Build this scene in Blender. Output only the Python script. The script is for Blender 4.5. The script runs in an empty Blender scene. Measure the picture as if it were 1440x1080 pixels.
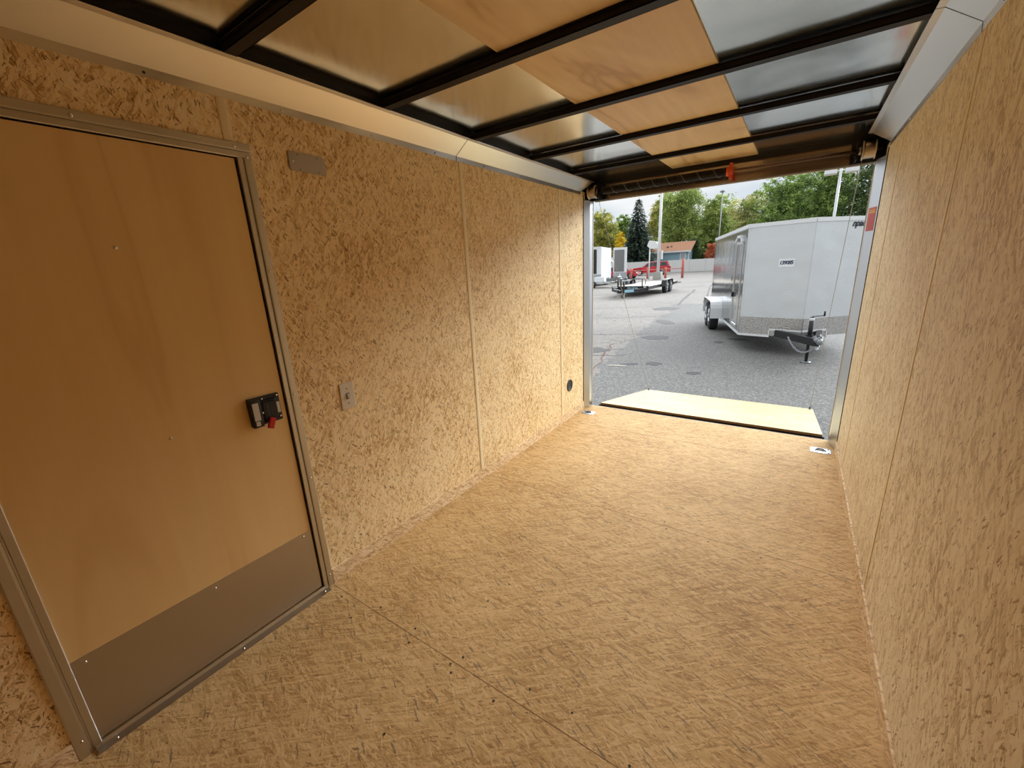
import bpy, bmesh, math, random
from mathutils import Vector, Matrix, noise
rnd = random.Random(7)
S = bpy.context.scene
C = S.collection
PI = math.pi

# ------------------------------------------------------------------ camera
cd = bpy.data.cameras.new('camera'); cam = bpy.data.objects.new('camera', cd); C.objects.link(cam)
cd.sensor_fit = 'HORIZONTAL'; cd.sensor_width = 36.0; cd.lens = 14.4613
cd.clip_start = 0.02; cd.clip_end = 600
r_ = Vector((0.82776117, 0.55907055, -0.04745061)); u_ = Vector((-0.11226069, 0.24788467, 0.96226334)); f_ = Vector((-0.54973537, 0.79119739, -0.26795095))
M4 = Matrix((( r_.x, u_.x, -f_.x, 1.69484), (r_.y, u_.y, -f_.y, -3.74472), (r_.z, u_.z, -f_.z, 1.41254), (0, 0, 0, 1)))
cam.matrix_world = M4
S.camera = cam

# ------------------------------------------------------------------ view
S.view_settings.view_transform = 'Standard'; S.view_settings.look = 'None'
S.view_settings.exposure = 1.0; S.view_settings.gamma = 1.0; S.view_settings.use_curve_mapping = False
S.cycles.diffuse_bounces = 12; S.cycles.glossy_bounces = 8; S.cycles.max_bounces = 16
S.cycles.sample_clamp_indirect = 6.0

# ------------------------------------------------------------------ world: overcast sky, brighter higher up; added out-of-view glow band lights the interior
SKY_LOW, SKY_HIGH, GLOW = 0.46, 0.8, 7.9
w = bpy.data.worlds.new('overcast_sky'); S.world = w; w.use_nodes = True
nt = w.node_tree; nt.nodes.clear()
def N(t, k, **kw):
    n = t.nodes.new(k)
    for a, b in kw.items(): setattr(n, a, b)
    return n
out = N(nt, 'ShaderNodeOutputWorld'); bg = N(nt, 'ShaderNodeBackground'); nt.links.new(bg.outputs[0], out.inputs[0])
tc = N(nt, 'ShaderNodeTexCoord')
sep = N(nt, 'ShaderNodeSeparateXYZ'); nt.links.new(tc.outputs['Generated'], sep.inputs[0])
mp = N(nt, 'ShaderNodeMapping'); mp.inputs['Scale'].default_value = (2.2, 2.2, 9.0); nt.links.new(tc.outputs['Generated'], mp.inputs[0])
ns = N(nt, 'ShaderNodeTexNoise'); ns.inputs['Scale'].default_value = 1.7; ns.inputs['Detail'].default_value = 5; nt.links.new(mp.outputs[0], ns.inputs[0])
cr = N(nt, 'ShaderNodeValToRGB'); cr.color_ramp.elements[0].position = .35; cr.color_ramp.elements[0].color = (.74, .82, .90, 1)
cr.color_ramp.elements[1].position = .62; cr.color_ramp.elements[1].color = (1.0, 1.02, 1.04, 1); nt.links.new(ns.outputs['Fac'], cr.inputs[0])
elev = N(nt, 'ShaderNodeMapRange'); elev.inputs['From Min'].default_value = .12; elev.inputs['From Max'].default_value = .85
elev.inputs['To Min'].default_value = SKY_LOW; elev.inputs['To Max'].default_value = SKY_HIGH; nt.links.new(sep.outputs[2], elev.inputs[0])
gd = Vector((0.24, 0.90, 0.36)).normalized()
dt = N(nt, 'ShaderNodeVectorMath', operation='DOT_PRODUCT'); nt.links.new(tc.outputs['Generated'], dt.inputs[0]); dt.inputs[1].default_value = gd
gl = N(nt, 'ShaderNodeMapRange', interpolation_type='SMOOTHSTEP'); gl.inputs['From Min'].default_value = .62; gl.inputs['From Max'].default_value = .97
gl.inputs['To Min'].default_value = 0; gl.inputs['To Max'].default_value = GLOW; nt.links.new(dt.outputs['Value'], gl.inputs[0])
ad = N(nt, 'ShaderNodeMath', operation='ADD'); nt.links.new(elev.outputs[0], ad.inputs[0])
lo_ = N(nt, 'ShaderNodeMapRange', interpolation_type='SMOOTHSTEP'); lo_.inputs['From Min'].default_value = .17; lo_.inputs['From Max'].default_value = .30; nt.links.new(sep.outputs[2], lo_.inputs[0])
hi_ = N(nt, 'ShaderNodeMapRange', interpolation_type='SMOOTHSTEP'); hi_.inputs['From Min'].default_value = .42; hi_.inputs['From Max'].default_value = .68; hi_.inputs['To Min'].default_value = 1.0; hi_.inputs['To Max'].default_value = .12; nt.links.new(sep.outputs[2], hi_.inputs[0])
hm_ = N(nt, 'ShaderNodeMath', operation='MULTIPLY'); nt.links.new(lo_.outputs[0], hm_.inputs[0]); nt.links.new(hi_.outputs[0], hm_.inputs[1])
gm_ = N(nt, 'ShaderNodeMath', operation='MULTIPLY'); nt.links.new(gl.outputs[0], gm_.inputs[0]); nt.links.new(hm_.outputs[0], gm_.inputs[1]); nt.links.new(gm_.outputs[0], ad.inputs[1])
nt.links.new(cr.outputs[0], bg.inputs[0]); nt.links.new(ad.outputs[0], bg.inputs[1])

# ------------------------------------------------------------------ material helpers
def mat(name, col, rough=.5, metal=0.0, **kw):
    m = bpy.data.materials.new(name); m.use_nodes = True
    b = m.node_tree.nodes['Principled BSDF']
    b.inputs['Base Color'].default_value = (*col, 1); b.inputs['Roughness'].default_value = rough; b.inputs['Metallic'].default_value = metal
    for k, v in kw.items(): b.inputs[k.replace('_', ' ')].default_value = v
    return m
def L(t, a, b): t.links.new(a, b)
def mth(t, op, a, b=None, c=None):
    n = N(t, 'ShaderNodeMath', operation=op)
    for i, v in enumerate((a, b, c)):
        if v is None: continue
        if isinstance(v, (int, float)): n.inputs[i].default_value = v
        else: L(t, v, n.inputs[i])
    return n.outputs[0]
def mixc(t, fac, a, b, mode='MIX'):
    n = N(t, 'ShaderNodeMix', data_type='RGBA', blend_type=mode)
    for s, v in ((n.inputs[0], fac), (n.inputs[6], a), (n.inputs[7], b)):
        if isinstance(v, (int, float)): s.default_value = v
        elif isinstance(v, tuple): s.default_value = (*v, 1)
        else: L(t, v, s)
    return n.outputs[2]
def ramp(t, fac, stops):
    n = N(t, 'ShaderNodeValToRGB'); e = n.color_ramp.elements
    while len(e) < len(stops): e.new(.5)
    for q, (p, c) in zip(e, stops): q.position = p; q.color = (*c, 1) if len(c) == 3 else c
    L(t, fac, n.inputs[0]); return n.outputs[0]

def osb(name, plane, tones, dark, green=0.0, size=(.055, .013), angles=(70, 20, -35, 50, -10, 90), main=0, fleck=.30, bump=.25, rough=.55, pale=(.95, .82, .60), fibre=1.2, warp=.05, contrast=.8):
    """pressed strand board: overlapping layers of long random strands; plane picks the two axes lying in the board"""
    m = mat(name, tones[1], rough); t = m.node_tree; b = t.nodes['Principled BSDF']
    tc = N(t, 'ShaderNodeTexCoord'); sp = N(t, 'ShaderNodeSeparateXYZ'); L(t, tc.outputs['Object'], sp.inputs[0])
    uv = N(t, 'ShaderNodeCombineXYZ'); L(t, sp.outputs['XYZ'.index(plane[0])], uv.inputs[0]); L(t, sp.outputs['XYZ'.index(plane[1])], uv.inputs[1])
    # warp
    wn = N(t, 'ShaderNodeTexNoise', noise_dimensions='2D'); wn.inputs['Scale'].default_value = 7; wn.inputs['Detail'].default_value = 3; L(t, uv.outputs[0], wn.inputs[0])
    sb = N(t, 'ShaderNodeVectorMath', operation='SUBTRACT'); L(t, wn.outputs['Color'], sb.inputs[0]); sb.inputs[1].default_value = (.5, .5, .5)
    sc = N(t, 'ShaderNodeVectorMath', operation='SCALE'); L(t, sb.outputs[0], sc.inputs[0]); sc.inputs['Scale'].default_value = warp
    wp = N(t, 'ShaderNodeVectorMath', operation='ADD'); L(t, uv.outputs[0], wp.inputs[0]); L(t, sc.outputs[0], wp.inputs[1])
    fn = N(t, 'ShaderNodeTexNoise', noise_dimensions='2D'); fn.inputs['Scale'].default_value = 110; fn.inputs['Detail'].default_value = 2; L(t, uv.outputs[0], fn.inputs[0])
    sb2 = N(t, 'ShaderNodeVectorMath', operation='SUBTRACT'); L(t, fn.outputs['Color'], sb2.inputs[0]); sb2.inputs[1].default_value = (.5, .5, .5)
    sc2 = N(t, 'ShaderNodeVectorMath', operation='SCALE'); L(t, sb2.outputs[0], sc2.inputs[0]); sc2.inputs['Scale'].default_value = .007
    wp2 = N(t, 'ShaderNodeVectorMath', operation='ADD'); L(t, wp.outputs[0], wp2.inputs[0]); L(t, sc2.outputs[0], wp2.inputs[1])
    val = None; hgt = None; grn = None
    for i, a in enumerate(angles):
        k = 1.0 + .35 * math.sin(i * 2.3)
        rt = N(t, 'ShaderNodeMapping', vector_type='POINT'); rt.inputs['Rotation'].default_value = (0, 0, math.radians(a)); rt.inputs['Location'].default_value = (i * 3.7, i * 1.9, 0)
        L(t, wp2.outputs[0], rt.inputs[0])
        st = N(t, 'ShaderNodeVectorMath', operation='MULTIPLY'); L(t, rt.outputs[0], st.inputs[0]); st.inputs[1].default_value = (1 / (size[0] * k), 1 / (size[1] * k), 1)
        v = N(t, 'ShaderNodeTexVoronoi', voronoi_dimensions='2D'); v.inputs['Scale'].default_value = 1; L(t, st.outputs[0], v.inputs[0])
        cs = N(t, 'ShaderNodeSeparateColor'); L(t, v.outputs['Color'], cs.inputs[0])
        tone = cs.outputs[0]
        # painted shadow between strands: tone darkens toward a strand's rim
        tone = mth(t, 'SUBTRACT', mth(t, 'ADD', mth(t, 'MULTIPLY', tone, contrast), .55 - contrast / 2), mth(t, 'MULTIPLY', v.outputs['Distance'], .24))
        if val is None: val = tone; hgt = cs.outputs[1]
        else:
            pres = mth(t, 'GREATER_THAN', cs.outputs[1], .62)
            n = N(t, 'ShaderNodeMix', data_type='FLOAT'); L(t, pres, n.inputs[0]); L(t, val, n.inputs[2]); L(t, tone, n.inputs[3]); val = n.outputs[0]
            n = N(t, 'ShaderNodeMix', data_type='FLOAT'); L(t, pres, n.inputs[0]); L(t, hgt, n.inputs[2]); L(t, cs.outputs[2], n.inputs[3]); hgt = n.outputs[0]
        if i == 2: grn = mth(t, 'MULTIPLY', mth(t, 'GREATER_THAN', cs.outputs[2], 1 - green), mth(t, 'LESS_THAN', v.outputs['Distance'], .46))
    # fine wood fibre inside the strands
    fib = []
    for q_, (fa, fu, fv) in enumerate(((angles[0], 22, 260), (angles[1], 30, 330), (angles[2], 18, 190))):
        fb = N(t, 'ShaderNodeMapping'); fb.inputs['Rotation'].default_value = (0, 0, math.radians(fa)); fb.inputs['Location'].default_value = (q_ * 4.4, 0, 0); L(t, wp.outputs[0], fb.inputs[0])
        fs = N(t, 'ShaderNodeVectorMath', operation='MULTIPLY'); L(t, fb.outputs[0], fs.inputs[0]); fs.inputs[1].default_value = (fu, fv, 1)
        ff = N(t, 'ShaderNodeTexNoise', noise_dimensions='2D'); ff.inputs['Scale'].default_value = 1; ff.inputs['Detail'].default_value = 4; ff.inputs['Roughness'].default_value = .65; L(t, fs.outputs[0], ff.inputs[0]); fib.append(ff.outputs['Fac'])
    fm_ = N(t, 'ShaderNodeMix', data_type='FLOAT'); L(t, mth(t, 'GREATER_THAN', hgt, .42), fm_.inputs[0]); L(t, fib[0], fm_.inputs[2]); L(t, fib[1], fm_.inputs[3])
    fm2 = N(t, 'ShaderNodeMix', data_type='FLOAT'); L(t, mth(t, 'GREATER_THAN', hgt, .76), fm2.inputs[0]); L(t, fm_.outputs[0], fm2.inputs[2]); L(t, fib[2], fm2.inputs[3])
    class ff: outputs = {'Fac': fm2.outputs[0]}
    val = mth(t, 'ADD', val, mth(t, 'MULTIPLY', mth(t, 'SUBTRACT', ff.outputs['Fac'], .5), fibre))
    big = N(t, 'ShaderNodeTexNoise', noise_dimensions='2D'); big.inputs['Scale'].default_value = 2.2; big.inputs['Detail'].default_value = 2; L(t, uv.outputs[0], big.inputs[0])
    val = mth(t, 'ADD', val, mth(t, 'MULTIPLY', mth(t, 'SUBTRACT', big.outputs['Fac'], .5), .5))
    col = ramp(t, val, [(0.0, tones[3]), (.22, tones[2]), (.5, tones[1]), (.95, tones[0])])
    # dark bark flecks and gaps
    dk = None
    for j, (a, p) in enumerate(((angles[main] + 6, fleck), (angles[main] - 28, fleck * .8), (angles[main] + 42, fleck * .7))):
        rt = N(t, 'ShaderNodeMapping'); rt.inputs['Rotation'].default_value = (0, 0, math.radians(a)); rt.inputs['Location'].default_value = (j * 5.1, 2.2, 0); L(t, wp2.outputs[0], rt.inputs[0])
        st = N(t, 'ShaderNodeVectorMath', operation='MULTIPLY'); L(t, rt.outputs[0], st.inputs[0]); st.inputs[1].default_value = (1 / (.024, .040, .020)[j], 1 / (.0052, .0075, .0042)[j], 1)
        v = N(t, 'ShaderNodeTexVoronoi', voronoi_dimensions='2D'); v.inputs['Scale'].default_value = 1; L(t, st.outputs[0], v.inputs[0])
        cs = N(t, 'ShaderNodeSeparateColor'); L(t, v.outputs['Color'], cs.inputs[0])
        q = mth(t, 'MULTIPLY', mth(t, 'GREATER_THAN', cs.outputs[0], 1 - p), mth(t, 'LESS_THAN', v.outputs['Distance'], mth(t, 'MULTIPLY', mth(t, 'POWER', cs.outputs[1], 1.6), mth(t, 'MULTIPLY', mth(t, 'MULTIPLY', ff.outputs['Fac'], 1.5)))))
        dk = q if dk is None else mth(t, 'MAXIMUM', dk, q)
    col = mixc(t, mth(t, 'MULTIPLY', dk, mth(t, 'ADD', .5, mth(t, 'MULTIPLY', ff.outputs['Fac'], .6))), col, dark)
    # pale splinters lying on top
    rt = N(t, 'ShaderNodeMapping'); rt.inputs['Rotation'].default_value = (0, 0, math.radians(angles[0] + 35)); rt.inputs['Location'].default_value = (9.1, 1.2, 0); L(t, wp2.outputs[0], rt.inputs[0])
    st = N(t, 'ShaderNodeVectorMath', operation='MULTIPLY'); L(t, rt.outputs[0], st.inputs[0]); st.inputs[1].default_value = (1 / (size[0] * .9), 1 / (size[1] * .55), 1)
    v = N(t, 'ShaderNodeTexVoronoi', voronoi_dimensions='2D'); v.inputs['Scale'].default_value = 1; L(t, st.outputs[0], v.inputs[0])
    cs = N(t, 'ShaderNodeSeparateColor'); L(t, v.outputs['Color'], cs.inputs[0])
    ps = mth(t, 'MULTIPLY', mth(t, 'GREATER_THAN', cs.outputs[0], .86), mth(t, 'LESS_THAN', v.outputs['Distance'], mth(t, 'MULTIPLY', cs.outputs[1], .45)))
    col = mixc(t, mth(t, 'MULTIPLY', ps, .6), col, pale)
    if green > 0: col = mixc(t, mth(t, 'MULTIPLY', grn, .75), col, (.17, .145, .09))
    L(t, col, b.inputs['Base Color']); b.inputs['Specular IOR Level'].default_value = .3
    bp = N(t, 'ShaderNodeBump'); bp.inputs['Strength'].default_value = bump; bp.inputs['Distance'].default_value = .002
    L(t, mth(t, 'SUBTRACT', hgt, mth(t, 'MULTIPLY', dk, .9)), bp.inputs['Height']); L(t, bp.outputs[0], b.inputs['Normal'])
    return m

WT = ((.96, .80, .50), (.89, .685, .375), (.75, .53, .25), (.48, .28, .10))
FT = ((.76, .53, .255), (.62, .405, .17), (.50, .30, .11), (.36, .20, .065))
RT = ((.91, .80, .56), (.83, .70, .45), (.72, .57, .34), (.52, .38, .20))
m_wall = osb('strand_board_wall', 'YZ', WT, (.20, .075, .018), size=(.048, .012), angles=(80, 35, -50, 100, 64, 120), fleck=.27, contrast=.6, fibre=1.35)
m_wallr = osb('strand_board_right', 'YZ', RT, (.34, .19, .075), size=(.060, .012), angles=(80, 60, 100, 88, 70, 115), fleck=.22, warp=.03)
m_floor = osb('strand_board_floor', 'XY', FT, (.24, .13, .055), green=.028, size=(.085, .0075), angles=(3, -16, 24, -6, 11, -40), fleck=.09, bump=.12, rough=.75, pale=(.82, .60, .33), fibre=1.5, warp=.014, contrast=.62)
m_ramp = osb('strand_board_ramp', 'XY', ((.68, .58, .33), (.61, .50, .25), (.52, .39, .18), (.42, .29, .12)), (.26, .18, .09), size=(.10, .012), angles=(4, -14, 12, 2, -6, 30), fleck=.12, bump=.12)
m_base = osb('strand_board_trim', 'YZ', ((.88, .71, .45), (.80, .60, .35), (.68, .47, .25), (.50, .31, .14)), (.26, .14, .06), size=(.05, .010), angles=(12, -8, 25, 0, 15, 40), fleck=.2)

def plywood(name, axes, c1, c2, c3, grain_axis=2, rough=.45):
    m = mat(name, c1, rough); t = m.node_tree; b = t.nodes['Principled BSDF']
    tc = N(t, 'ShaderNodeTexCoord'); mp = N(t, 'ShaderNodeMapping'); L(t, tc.outputs['Object'], mp.inputs[0]); mp.inputs['Scale'].default_value = axes
    n1 = N(t, 'ShaderNodeTexNoise'); n1.inputs['Scale'].default_value = 1.6; n1.inputs['Detail'].default_value = 4; n1.inputs['Distortion'].default_value = .8; L(t, mp.outputs[0], n1.inputs[0])
    mp2 = N(t, 'ShaderNodeMapping'); L(t, tc.outputs['Object'], mp2.inputs[0]); mp2.inputs['Scale'].default_value = tuple(a * 12 if a > .9 else a * 2 for a in axes)
    n2 = N(t, 'ShaderNodeTexNoise'); n2.inputs['Scale'].default_value = 2.5; n2.inputs['Detail'].default_value = 5; L(t, mp2.outputs[0], n2.inputs[0])
    wv = N(t, 'ShaderNodeMath', operation='PINGPONG'); L(t, mth(t, 'MULTIPLY', n1.outputs['Fac'], 13.0), wv.inputs[0]); wv.inputs[1].default_value = 1.0
    col = ramp(t, wv.outputs[0], [(0, c1), (.75, c2), (1, c3)])
    col = mixc(t, mth(t, 'MULTIPLY', ramp(t, n2.outputs['Fac'], [(.35, (0, 0, 0)), (.7, (1, 1, 1))]), .25), col, c3)
    L(t, col, b.inputs['Base Color']); return m
m_door = plywood('maple_ply_door', (1.0, 1.0, .12), (.81, .57, .26), (.785, .54, .24), (.73, .485, .21))
m_ceilply = plywood('luan_ply_ceiling', (1.0, .28, 1.0), (.82, .645, .39), (.75, .565, .32), (.56, .375, .18))

def brushed(name, col, rough, axis=(1, 40, 40), amt=.10, wav=0.0):
    m = mat(name, col, rough, 1.0); t = m.node_tree; b = t.nodes['Principled BSDF']
    tc = N(t, 'ShaderNodeTexCoord'); mp = N(t, 'ShaderNodeMapping'); L(t, tc.outputs['Object'], mp.inputs[0]); mp.inputs['Scale'].default_value = axis
    n1 = N(t, 'ShaderNodeTexNoise'); n1.inputs['Scale'].default_value = 6; n1.inputs['Detail'].default_value = 4; L(t, mp.outputs[0], n1.inputs[0])
    L(t, mth(t, 'ADD', mth(t, 'MULTIPLY', mth(t, 'SUBTRACT', n1.outputs['Fac'], .5), amt), rough), b.inputs['Roughness'])
    if wav:
        n2 = N(t, 'ShaderNodeTexNoise'); n2.inputs['Scale'].default_value = 3.2; n2.inputs['Detail'].default_value = 1; L(t, tc.outputs['Object'], n2.inputs[0])
        bp = N(t, 'ShaderNodeBump'); bp.inputs['Strength'].default_value = 1.0; bp.inputs['Distance'].default_value = wav; L(t, n2.outputs['Fac'], bp.inputs['Height']); L(t, bp.outputs[0], b.inputs['Normal'])
    return m
m_roof = brushed('mill_aluminium_roof', (.90, .925, .90), .17, (60, 3, 1), .10, .006)
m_cove = brushed('aluminium_cove', (.80, .77, .72), .30, (40, 1, 40), .08)
m_frame = brushed('aluminium_door_frame', (.62, .60, .56), .34, (30, 30, 1), .10)
m_kick = brushed('aluminium_kick_plate', (.52, .48, .42), .38, (1, 1, 30), .12)
m_jamb = brushed('stainless_jamb', (.60, .615, .63), .36, (30, 30, 1), .08)
m_head = brushed('polished_header', (.52, .44, .37), .22, (1, 30, 30), .06)
m_beam = mat('dark_painted_steel', (.011, .008, .007), .5, 0, Specular_IOR_Level=.22)
m_black = mat('black_paint', (.008, .008, .009), .45)
m_gap = mat('rubber_seal_black', (.006, .006, .012), .6)
m_bead = mat('tan_trim_bead', (.82, .68, .42), .42)
m_screw = mat('zinc_screw', (.72, .70, .66), .22, 1.0)
m_dscrew = mat('dark_screw_hole', (.02, .014, .01), .6)
m_ivory = mat('ivory_plastic', (.66, .60, .48), .35)
m_steel = mat('galvanised_steel', (.46, .49, .52), .36, .85)
m_plate = mat('grey_cover_plate', (.50, .47, .44), .33, .85)
m_red = mat('red_plastic', (.50, .012, .012), .35)
m_cone = mat('orange_red_cone', (.72, .09, .025), .4)
m_label = mat('pale_label', (.55, .52, .48), .5)
m_spring = mat('oiled_spring_steel', (.012, .010, .009), .35, .4)
m_stripe = mat('spring_paint_stripe', (.30, .29, .28), .5)
m_shaft = mat('bronze_shaft', (.16, .09, .055), .35, .7)
m_drum = brushed('cast_drum', (.55, .46, .36), .35, (1, 1, 1), .1)
m_cable = mat('steel_cable', (.42, .40, .36), .4, .6)

# ------------------------------------------------------------------ mesh helpers
class MB:
    def __init__(s): s.bm = bmesh.new()
    def box(s, x0, x1, y0, y1, z0, z1, bev=0.0, mtx=None):
        vs = [s.bm.verts.new((x, y, z)) for x in (x0, x1) for y in (y0, y1) for z in (z0, z1)]
        fs = [s.bm.faces.new([vs[i] for i in q]) for q in ((0, 1, 3, 2), (4, 6, 7, 5), (0, 4, 5, 1), (2, 3, 7, 6), (0, 2, 6, 4), (1, 5, 7, 3))]
        if mtx: bmesh.ops.transform(s.bm, matrix=mtx, verts=vs)
        if bev > 0:
            es = list({e for f in fs for e in f.edges}); bmesh.ops.bevel(s.bm, geom=es, offset=bev, segments=2, affect='EDGES', profile=.6)
        return s
    def prism(s, pts, a, b, axis='y', bev=0.0):
        """closed outline pts (2-D) swept along axis from a to b"""
        def P(p, v): return {'x': (v, p[0], p[1]), 'y': (p[0], v, p[1]), 'z': (p[0], p[1], v)}[axis]
        A = [s.bm.verts.new(P(p, a)) for p in pts]; B = [s.bm.verts.new(P(p, b)) for p in pts]; n = len(pts)
        fs = [s.bm.faces.new(A[::-1]), s.bm.faces.new(B)] + [s.bm.faces.new([A[i], A[(i + 1) % n], B[(i + 1) % n], B[i]]) for i in range(n)]
        if bev > 0: bmesh.ops.bevel(s.bm, geom=list({e for f in fs for e in f.edges}), offset=bev, segments=2, affect='EDGES')
        return s
    def tube(s, pts, r, n=8, cap=True, r2=None):
        pts = [Vector(p) for p in pts]; rings = []; k = len(pts); nrm = None
        for i, p in enumerate(pts):
            d = (pts[min(i + 1, k - 1)] - pts[max(i - 1, 0)]).normalized()
            if nrm is None: nrm = d.orthogonal().normalized()
            else: nrm = (nrm - d * nrm.dot(d)).normalized()
            bn = d.cross(nrm); rr = r if r2 is None else r + (r2 - r) * i / (k - 1)
            rings.append([s.bm.verts.new(p + (nrm * math.cos(t) + bn * math.sin(t)) * rr) for t in (2 * PI * j / n for j in range(n))])
        for a, b in zip(rings, rings[1:]):
            for j in range(n): s.bm.faces.new([a[j], a[(j + 1) % n], b[(j + 1) % n], b[j]]).smooth = True
        if cap: s.bm.faces.new(rings[0][::-1]); s.bm.faces.new(rings[-1])
        return s
    def lathe(s, prof, c, axis, n=24):
        """prof: (radius, offset along axis) pairs"""
        c = Vector(c); ax = Vector(axis).normalized(); a = ax.orthogonal().normalized(); b = ax.cross(a)
        rings = [[s.bm.verts.new(c + ax * h + (a * math.cos(2 * PI * j / n) + b * math.sin(2 * PI * j / n)) * max(r, 1e-4)) for j in range(n)] for r, h in prof]
        for p, q in zip(rings, rings[1:]):
            for j in range(n): s.bm.faces.new([p[j], p[(j + 1) % n], q[(j + 1) % n], q[j]]).smooth = True
        s.bm.faces.new(rings[0][::-1]); s.bm.faces.new(rings[-1]); return s
    def quad(s, a, b, c, d): s.bm.faces.new([s.bm.verts.new(p) for p in (a, b, c, d)]); return s
    def build(s, name, m, parent=None):
        bmesh.ops.recalc_face_normals(s.bm, faces=s.bm.faces[:])
        me = bpy.data.meshes.new(name); s.bm.to_mesh(me); s.bm.free(); me.materials.append(m)
        o = bpy.data.objects.new(name, me); C.objects.link(o)
        if parent: o.parent = parent; o.matrix_parent_inverse = Matrix.Translation(parent.location).inverted() if not parent.rotation_euler.z else parent_inv(parent)
        return o
def parent_inv(p): return (Matrix.Translation(p.location) @ p.rotation_euler.to_matrix().to_4x4()).inverted()
def tag(o, label, cat, group=None):
    o['label'] = label; o['category'] = cat
    if group: o['group'] = group
    return o
def struct(o): o['kind'] = 'structure'; return o
def thing(name, label, cat, loc=(0, 0, 0), group=None):
    """Empty at the base; its parts are built in world coordinates and parented with their place kept"""
    o = bpy.data.objects.new(name, None); o.empty_display_size = .1; o.location = loc; C.objects.link(o)
    if label: tag(o, label, cat, group)
    return o
def copy_tree(o, parent=None):
    c = o.copy(); C.objects.link(c)
    if parent: c.parent = parent
    for ch in [x for x in bpy.data.objects if x.parent == o]: copy_tree(ch, c)
    return c
def screw(parent, p, n, r=.005, m=None):
    return MB().lathe([(r, 0), (r, .0008), (r * .85, .0022), (r * .45, .0032), (0, .0034)], p, n, 10).build('screw', m or m_screw, parent)
def text_mesh(name, body, size, mtx, m, parent, shear=0.0, ext=.001, bold=0.0, spacing=1.0):
    cu = bpy.data.curves.new(name, 'FONT'); cu.body = body; cu.size = size; cu.extrude = ext; cu.shear = shear; cu.offset = bold; cu.space_character = spacing
    cu.align_x = 'CENTER'; cu.align_y = 'CENTER'; cu.resolution_u = 2
    t = bpy.data.objects.new('tmp', cu); C.objects.link(t)
    dg = bpy.context.evaluated_depsgraph_get(); me = bpy.data.meshes.new_from_object(t.evaluated_get(dg)); bpy.data.objects.remove(t)
    me.name = name; me.transform(mtx); me.materials.clear(); me.materials.append(m)
    o = bpy.data.objects.new(name, me); C.objects.link(o)
    if parent: o.parent = parent; o.matrix_parent_inverse = parent_inv(parent)
    return o
def frame_mtx(origin, xdir, up=(0, 0, 1)):
    x = Vector(xdir).normalized(); z = x.cross(Vector(up)).normalized(); y = z.cross(x)
    return Matrix(((x.x, y.x, z.x, origin[0]), (x.y, y.y, z.y, origin[1]), (x.z, y.z, z.z, origin[2]), (0, 0, 0, 1)))

# ================================================================== THE TRAILER WE STAND IN
W = 2.06; YF = -5.9; HC = 2.021; ZU = 2.1125; XU = .093
struct(MB().box(0, W, YF, .10, -.06, 0).build('floor', m_floor))
# cross seams of the floor sheets and their screws
sm = MB()
for y in (-.44, -1.655, -2.90, -4.12): sm.box(.008, W - .008, y - .0008, y + .0008, 0, .0005)
struct(sm.build('trim_1', mat('floor_seam_gap', (.29, .18, .08), .8)))
fsc = MB()
for y in (-.44, -1.655, -2.90):
    for k in range(9):
        for s in (-1, 1):
            if rnd.random() < .7: fsc.lathe([(.0045, 0), (.0045, .0008)], (.12 + k * .225 + rnd.uniform(-.03, .03), y + s * (.02 + rnd.random() * .02), .0002), (0, 0, 1), 8)
for k in range(26): fsc.lathe([(.004, 0), (.004, .0008)], (rnd.uniform(.1, 1.95), rnd.uniform(-3.3, -.15), .0002), (0, 0, 1), 8)
struct(fsc.build('trim_2', m_dscrew))
# left wall with the side door opening and the round vent
wl = MB(); T = .03; ZT = 2.155
wl.box(-T, 0, -2.935, 0, -.06, ZT).box(-T, 0, YF, -3.725, -.06, ZT).box(-T, 0, -3.725, -2.935, 1.845, ZT)
struct(wl.build('wall_left', m_wall))
struct(MB().box(W, W + T, YF, 0, -.06, ZT).build('wall_right', m_wallr))
struct(MB().box(-T, W + T, YF - T, YF, -.06, ZT).build('wall_front', m_wall))
# roof skin
struct(MB().box(-T, W + T, YF - T, .10, 2.147, 2.156).build('ceiling', m_roof))
# header over the ramp opening
hd = MB(); hd.box(.165, 1.885, .098, .106, 1.983, 2.108); struct(hd.build('wall_rear', m_head))
bk = MB(); bk.box(-T, W + T, .106, .135, 1.983, 2.147).box(0, .165, .090, .106, 1.983, 2.147).box(1.885, W, .090, .106, 1.983, 2.147).box(.165, 1.885, .075, .106, 2.108, 2.1465)
struct(bk.build('trim_3', m_black))
struct(MB().box(.04, 2.02, .135, .139, 1.975, 1.99).build('trim_4', mat('white_weather_strip', (.8, .8, .78), .5)))
# jambs at the ramp opening
jl = struct(MB().prism([(0, -.035), (.036, .03), (.036, .10), (0, .10)], 0, 1.983, 'z').build('trim_5', m_jamb))
jr = struct(MB().prism([(W, -.11), (2.024, .02), (2.024, .10), (W, .10)], 0, 1.983, 'z').build('trim_6', m_jamb))
struct(MB().box(-T, 0, 0, .135, -.06, 2.147).box(W, W + T, 0, .135, -.06, 2.147).build('trim_7', m_black))
gp = MB(); gp.box(0, .004, -.043, -.034, .08, HC).box(W - .004, W, -.118, -.108, .08, HC); struct(gp.build('trim_8', mat('dark_wall_gap', (.05, .03, .02), .8)))
ws = MB(); ws.box(.034, .040, .100, .106, .02, 1.98).box(2.02, 2.026, .100, .106, .02, 1.98); struct(ws.build('trim_9', mat('pale_bulb_seal', (.75, .73, .64), .5)))
# baseboards
struct(MB().box(0, .008, -2.893, -.038, 0, .076, .0015).box(0, .008, YF, -3.776, 0, .076, .0015).build('baseboard_left', m_base))
struct(MB().box(W - .008, W, YF, -.112, 0, .076, .0015).build('baseboard_right', m_base))
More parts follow.
